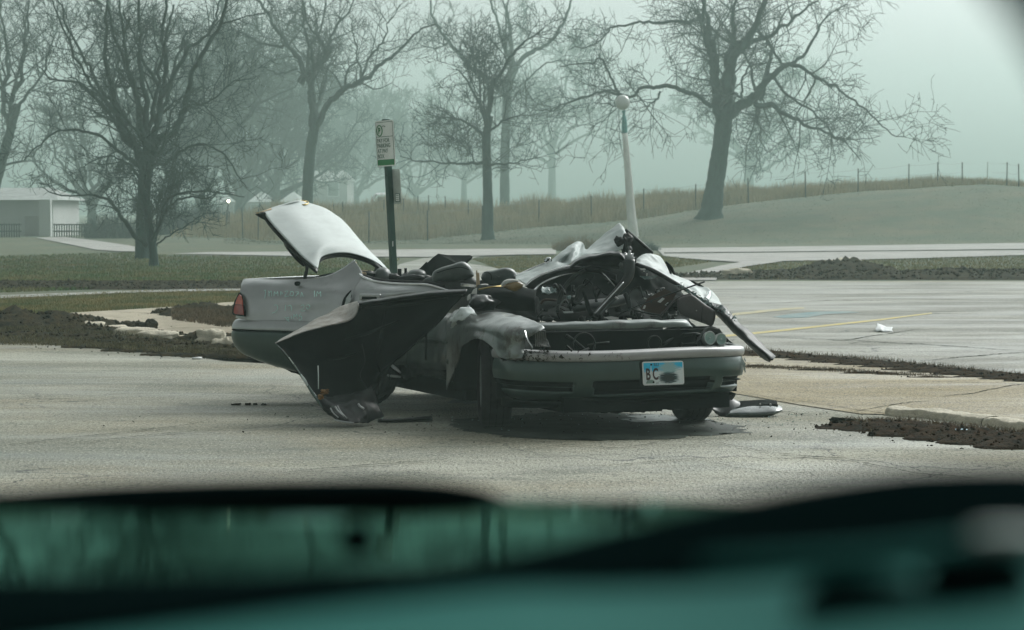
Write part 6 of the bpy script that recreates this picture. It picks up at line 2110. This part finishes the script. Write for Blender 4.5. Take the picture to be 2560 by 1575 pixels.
heap_mesh('soil_heap', [(-40, 822, 1.3, .8, .20), (60, 820, 1.1, .8, .20), (150, 817, .8, .6, .15), (215, 835, .6, .4, .09)], 1, clods=190, csize=(.008, .035))
heap_mesh('soil_heap', [(x, float(np.interp(x, [-60, 100, 300, 430, 560, 700], [847, 851, 860, 872, 886, 893])) + (x % 7) - 3, .75, .30 + (x % 5) * .02, .06 + (x % 3) * .012) for x in range(-60, 700, 52)], 2, clods=110, csize=(.006, .03), res=(30, 18))
heap_mesh('soil_heap', [(440, 784, .35, .3, .07), (500, 788, .50, .6, .15), (580, 796, .7, .6, .15), (660, 800, .7, .6, .14)], 3, clods=190, csize=(.008, .035))
heap_mesh('soil_heap', [(330, 818, .22, .2, .07), (395, 838, .4, .16, .04), (530, 850, .45, .2, .09)], 4, clods=90, csize=(.006, .03))
heap_mesh('soil_verge', [(x, 714, 2.4, 1.3, .07) for x in range(-60, 720, 80)], 5, clods=110, csize=(.01, .04), res=(30, 14))
heap_mesh('soil_verge', [(1800, 692, 2.0, 1.0, .06), (1920, 690, 2.4, 1.3, .09), (2040, 688, 2.2, 1.6, .12), (2110, 680, 1.2, 1.8, .26), (2200, 690, 2.2, 1.4, .11), (2320, 692, 2.4, 1.2, .10), (2400, 690, 1.6, 1.2, .15), (2480, 692, 2.0, 1.2, .10), (2560, 690, 2., 1.2, .14)], 6, clods=120,
          csize=(.015, .05), res=(30, 16))
m_litter = mat('dead_leaves_soil', (0.05, 0.027, 0.011), .95, spec=.05, color2=(0.012, 0.012, 0.009), vscale=14, bump=.8, bscale=50)
heap_mesh('leaf_litter', [(2150, 1068, .30, .18, .03), (2230, 1072, .35, .22, .05), (2320, 1084, .40, .26, .06), (2410, 1094, .4, .26, .055), (2500, 1104, .42, .25, .05), (2590, 1114, .4, .3, .05)], 7, m_litter, clods=160, csize=(.005, .018))
heap_mesh('weedy_edge', [(1880 + i * 62, 884 + i * 5.7 + (i > 6) * 2, .42, .16, .035) for i in range(13)], 8, m_litter, clods=60, csize=(.005, .02), res=(26, 10))
heap_mesh('weedy_joint', [(1895, 918, .22, .06, .02), (1960, 921, .25, .05, .015), (2050, 927, .3, .07, .022), (2170, 935, .3, .07, .022), (2240, 938, .25, .05, .015), (2330, 945, .3, .05, .015)], 9, m_litter, clods=40, csize=(.004, .014), res=(24, 8))
edge = [(1850, 872), (2000, 884), (2200, 899), (2400, 920), (2560, 938), (2760, 960), (2760, 972), (2560, 948), (2400, 930), (2200, 909), (2000, 893), (1850, 884)]
m_brownblade = mat('dead_grass_blades', (0.15, 0.10, 0.05), .95, color2=(0.07, 0.055, 0.03), vscale=3)
P = px_region([edge], 26000, 31, zoff=.0)
blades('dead_grass', P, .045, .0025, m_brownblade, 32, bend=.8)
P = px_region([[(1850, 912), (1960, 918), (2120, 925), (2360, 942), (2360, 947), (2120, 934), (1960, 925), (1850, 922)]], 9000, 33, zoff=.0)
blades('dead_grass', P, .03, .0025, m_brownblade, 34, bend=.8)
P = px_region([[(2080, 1050), (2250, 1048), (2400, 1062), (2700, 1095), (2700, 1130), (2400, 1108), (2180, 1084)]], 16000, 35, zoff=.0)
blades('dead_grass', P, .03, .003, m_brownblade, 36, bend=1.2)
P = px_region([[(-80, 800), (130, 795), (260, 826), (420, 850), (560, 860), (640, 870), (640, 890), (420, 882), (200, 866), (-80, 862)]], 26000, 37, zoff=.05)
blades('dead_grass', P, .038, .003, mat('dull_olive_blades', (0.17, 0.15, 0.07), .95, color2=(0.06, 0.055, 0.025), vscale=4), 38, bend=.9)
P = px_region([[(430, 775), (640, 770), (700, 780), (700, 815), (560, 818), (430, 800)]], 9000, 39, zoff=.12)
blades('dead_grass', P, .06, .004, m_brownblade, 40, bend=.9)

# long kerb at the right
kerb_px = [(2236, 1044), (2262, 1047), (2330, 1052), (2400, 1060), (2480, 1070), (2560, 1081), (2660, 1096), (2800, 1118)]


def kerb_piece(pts, seed):
    rows = []
    prof_ = [(-.10, -.05), (-.085, .04), (-.05, .054), (.02, .058), (.09, .052), (.13, .03), (.13, -.05)]
    c = np.array([G(x, y - 8) for x, y in pts])
    t_ = np.gradient(c, axis=0)
    for o_, z in prof_:
        rows.append([p + unit(np.array([-t[1], t[0], 0])) * o_ + np.array([0, 0, z]) for p, t in zip(c, t_)])
    o = loft('kerb', rows, m_curb, None, 60, 26, 0, crumple=.014, cscale=7, seed=seed)
    structure(o)
    origin_to(o, c[0])


kerb_piece(kerb_px[:5], 1)
kerb_piece([(2483, 1070.5)] + kerb_px[5:], 2)
stones = [(196, 813, .20, .05, 'small flat pale stone on the soil heap at far left'), (232, 821, .34, .08, 'rounded pale kerb stone, second from the left in the row'), (288, 829, .40, .07, 'flat pale kerb stone, third from the left in the row'),
          (338, 838, .50, .08, 'long flat pale kerb stone in the middle of the row'), (393, 846, .46, .08, 'flat pale kerb stone at the right end of the row'),
          (527, 860, .30, .13, 'rough pale stone just left of the rear bumper'), (563, 878, .24, .11, 'broken pale stone tucked against the rear bumper')]
for i, (x, y, w_, h_, lab) in enumerate(stones):
    c = G(x, y) + [0, 0, h_ * .3]
    b = blob('stone', c, (w_, w_ * .7, h_ * 1.6), m_curb, None, rough=.25 if i < 5 else .5, power=3.2, seed=i * 3, nu=32, nv=18)
    origin_to(b, c)
    tag(b, lab, 'stone', 'pale stones along the broken kerb')
c = G(368, 835) + [0, 0, .06]
b = blob('soil_clod', c, (.22, .2, .2), m_soil2, None, rough=.5, seed=5)
origin_to(b, c)
tag(b, 'dark upright clod of soil standing on the flat kerb stones', 'clod')
for (x, y, w_, h_, lab) in ((2113, 672, .75, .16, 'pale stone on the dark bank at right, highest of the two'), (1838, 692, .6, .14, 'flat pale stone lying left on the dark bank beyond the wreck')):
    c = G(x, y) + [0, 0, h_ * .8 if x > 2000 else h_ * .5]
    b = blob('stone', c, (w_, w_ * .6, h_ * 1.5), m_curb, None, rough=.4, power=3, seed=x)
    origin_to(b, c)
    tag(b, lab, 'stone')
# litter
m_paper = mat('white_litter', (0.78, 0.80, 0.80), .7)
c = G(2205, 830)
b = loft('paper_litter', [[G(2190, 831) + [0, 0, .01], G(2205, 832) + [0, 0, .02], G(2232, 831) + [0, 0, .01]], [G(2191, 827) + [0, 0, .09], G(2205, 828) + [0, 0, .06], G(2230, 829) + [0, 0, .05]],
                          [G(2191, 825) + [0, 0, .07], G(2206, 826) + [0, 0, .04], G(2229, 827) + [0, 0, .02]]], m_paper, None, 16, 8, .003, crumple=.02, cscale=9)
origin_to(b, c)
tag(b, 'scrap of white paper lying on the far parking lot at right', 'litter')
c = G(2403, 1093) + [0, 0, .05]
b = blob('plastic_lid', c, (.085, .07, .012), mat('pale_blue_plastic', (0.45, 0.66, 0.80), .4), None, rough=.15)
origin_to(b, c)
tag(b, 'pale blue plastic lid in the leaf litter below the kerb', 'litter')
c = G(486, 898)
b = tube('white_stick', [G(481, 899) + [0, 0, .012], G(504, 898) + [0, 0, .012]], .012, m_paper, None, 8)
origin_to(b, c)
tag(b, 'short white stick on the asphalt left of the rear bumper', 'litter')
c = G(2105, 1058)
b = blob('bark_piece', c + [0, 0, .015], (.17, .06, .045), m_soil2, None, rough=.4, seed=4)
origin_to(b, c)
tag(b, 'dark piece of bark at the left end of the leaf litter', 'bark')
c = G(2181, 1090)
b = blob('debris_lump', c + [0, 0, .01], (.04, .03, .035), m_soil2, None, rough=.7, seed=8)
origin_to(b, c)
tag(b, 'small dark lump alone on the asphalt at right', 'debris')
for i, (x, w_) in enumerate(((592, .07), (620, .04), (638, .03), (660, .035))):
    c = G(x, 1013)
    b = blob('debris_lump', c + [0, 0, .006], (w_, .03, .018), m_soil2, None, rough=.7, seed=i)
    origin_to(b, c)
    tag(b, ['largest dark lump at the left of four on the asphalt', 'second dark lump from the left of four on the asphalt', 'third dark lump from the left of four on the asphalt', 'dark lump at the right end of four, nearest the torn panel'][i], 'debris', 'four dark lumps on the asphalt left of the wreck')
# loose grit near the wreck
V_, F_, off = [], [], 0
for k in range(450):
    x = rngS.normal(1500, 420)
    y = 1040 + abs(rngS.normal(0, 28)) - 10
    c = G(x, y) + [0, 0, .003]
    s = rngS.uniform(.002, .007)
    a = rngS.normal(0, 1, (4, 3)) * s + c
    V_ += list(a)
    F_ += [(off, off + 1, off + 2), (off, off + 1, off + 3), (off + 1, off + 2, off + 3)]
    off += 4
stuff(mk('grit', V_, F_, m_soil2, None, False))
V_, F_, off = [], [], 0
for k in range(170):
    x = rngS.normal(1450, 330) if k % 3 else rngS.normal(1880, 90)
    y = 1035 + abs(rngS.normal(0, 22))
    c = G(x, y) + [0, 0, .004]
    s = rngS.uniform(.002, .006)
    a = rngS.normal(0, 1, (4, 3)) * s + c
    V_ += list(a)
    F_ += [(off, off + 1, off + 2), (off, off + 1, off + 3), (off + 1, off + 2, off + 3)]
    off += 4
stuff(mk('glass_crumbs', V_, F_, mat('glass_crumb', (0.45, 0.60, 0.56), .2, coat=.5), None, False))
# shade under the car put into a dark ragged sheet on the asphalt
m_undershade = mat('shaded_asphalt', (0.045, 0.055, 0.045), .6, var=.5, vscale=5, spec=.2)
patch_pts = []
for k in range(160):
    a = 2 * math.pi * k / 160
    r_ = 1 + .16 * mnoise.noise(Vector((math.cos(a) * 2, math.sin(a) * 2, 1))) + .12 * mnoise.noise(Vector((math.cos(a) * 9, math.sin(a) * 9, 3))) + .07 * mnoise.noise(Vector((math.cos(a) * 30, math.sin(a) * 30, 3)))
    patch_pts.append(Fr(.15 + 1.05 * math.cos(a) * r_, -.1 + .95 * math.sin(a) * r_, .003))
structure(poly_sheet('under_car_shade', patch_pts, m_undershade))
# wet patch under the front end
m_wet = mat('puddle', (0.03, 0.05, 0.042), .35, spec=.2, var=.4, vscale=9, rvar=.12)
patch_pts = []
for k in range(40):
    a = 2 * math.pi * k / 40
    r_ = 1 + .25 * math.sin(3 * a + 1) + .15 * math.sin(7 * a)
    patch_pts.append(G(1650 + 95 * math.cos(a) * r_, 1046 + 8 * math.sin(a) * r_, .007))
structure(poly_sheet('puddle', patch_pts, m_wet))
patch_pts = []
for k in range(40):
    a = 2 * math.pi * k / 40
    r_ = 1 + .25 * math.sin(2 * a + 1) + .2 * math.sin(5 * a)
    patch_pts.append(G(1168 + 40 * math.cos(a) * r_, 1004 + 6 * math.sin(a) * r_, .007))
structure(poly_sheet('puddle', patch_pts, m_wet))

# ------------------------------------------------------------------ the photographer's car door, close and out of focus
m_sill = mat('glossy_dark_sill', (0.01, 0.06, 0.05), .05, metal=1.0)
_n = m_sill.node_tree.nodes
_g = _n.new('ShaderNodeBsdfGlossy')          # tinted dark-green lacquer
_g.inputs['Color'].default_value = (0.15, 0.32, 0.265, 1)
_g.inputs['Roughness'].default_value = .05
m_sill.node_tree.links.new(_g.outputs[0], _n['Material Output'].inputs[0])
m_rubb = mat('matte_window_rubber', (0.002, 0.006, 0.006), 1.0, spec=0.0)
m_doorp = mat('teal_grey_door_paint', (0.023, 0.12, 0.105), .8, spec=.04, var=.12, vscale=9)
cd = thing('car_door', 'blurred dark car door top with glossy sill close to the camera', 'car door', (0, .7, 1.36))


def sill_row(Y, z, pts):
    return [np.array([(px - 1280) / FPX * Y, Y, z + dz]) for px, dz in pts]


xs = [-700, -100, 400, 900, 1300, 1600, 1900, 2300]
sill_rows = []
for Y, z in ((1.02, 1.368), (.97, 1.3805), (.95, 1.3858), (.90, 1.3895), (.82, 1.3950), (.75, 1.3992), (.68, 1.4030), (.62, 1.4060), (.57, 1.4080)):
    sill_rows.append([np.array([(px - 1280) / FPX * .8, Y, z - .0008 * ((px - 800) / 1000) ** 2]) for px in xs])
loft('sill', sill_rows, m_sill, cd, 60, 60, 0)
seal_t = [(-600, 1262), (-100, 1235), (0, 1230), (300, 1209), (600, 1198), (900, 1195), (1050, 1199), (1180, 1215), (1262, 1242), (1290, 1258)]
seal_b = [(-600, 1360), (-100, 1330), (0, 1318), (300, 1292), (600, 1268), (800, 1258), (1000, 1254), (1150, 1252), (1262, 1258), (1290, 1264)]
loft('window_seal', [[W(a, b + 6, .965) for a, b in seal_t], [W(a, b, .94) for a, b in seal_t], [W(a, (b + d) / 2, .925) for (a, b), (c_, d) in zip(seal_t, seal_b)], [W(a, b, .93) for a, b in seal_b], [W(a, b + 4, .945) for a, b in seal_b]],
     m_rubb, cd, 60, 14, 0)
tb = [(-600, 1450), (-100, 1442), (300, 1436), (700, 1424), (1200, 1392), (1500, 1322), (1780, 1258), (2050, 1204), (2300, 1172), (2560, 1166), (2900, 1172), (3400, 1180)]
bb_ = [(-600, 1660), (-100, 1620), (300, 1572), (700, 1522), (1200, 1462), (1500, 1456), (1780, 1446), (2050, 1424), (2300, 1395), (2560, 1368), (2900, 1340), (3400, 1290)]
mid = [(a, b * .5 + d * .5) for (a, b), (c_, d) in zip(tb, bb_)]
loft('door_trim', [[W(a, b + 20, .60) for a, b in tb], [W(a, b, .575) for a, b in tb], [W(a, b, .54) for a, b in mid], [W(a, b, .52) for a, b in bb_], [W(a, b + 14, .525) for a, b in bb_]], m_rubb, cd, 60, 18, 0)
low_ = [(a, b + 90) for a, b in bb_]
low2 = [(a, b + 240) for a, b in bb_]
low3 = [(a, b + 700) for a, b in bb_]
loft('door_panel', [[W(a, b + 6, .525) for a, b in bb_], [W(a, b, .49) for a, b in low_], [W(a, b, .44) for a, b in low2], [W(a, b, .40) for a, b in low3]], m_doorp, cd, 50, 24, 0)
tube('panel_ridge', [W(1750, 1412, .50), W(2150, 1398, .50), W(2560, 1362, .50), W(2900, 1340, .50)], [.0012, .0022, .003, .003], m_doorp, cd, 8, n=20)
blob('panel_highlight', W(2520, 1342, .50), (.016, .01, .004), mat('highlight_tone', (0.14, 0.21, 0.185), .4), cd)  # soft highlight on the door panel, added as a pale blob
blob('knob', W(2155, 1525, .475), (.026, .014, .014), m_rubb, cd)
blob('knob', W(2445, 1462, .475), (.022, .014, .014), m_rubb, cd)
blob('knob', W(893, 1345, .72), (.0115, .008, .0095), m_rubb, cd)
tube('window_frame', [W(2960, 1250, .42), W(2960, 700, .40), W(2900, 330, .38), W(2760, 0, .36), W(2580, -220, .35)], [.013, .013, .013, .013, .012], mat('dark_teal_frame', (0.002, 0.10, 0.115), .9, spec=0.0), cd, 12, n=30)
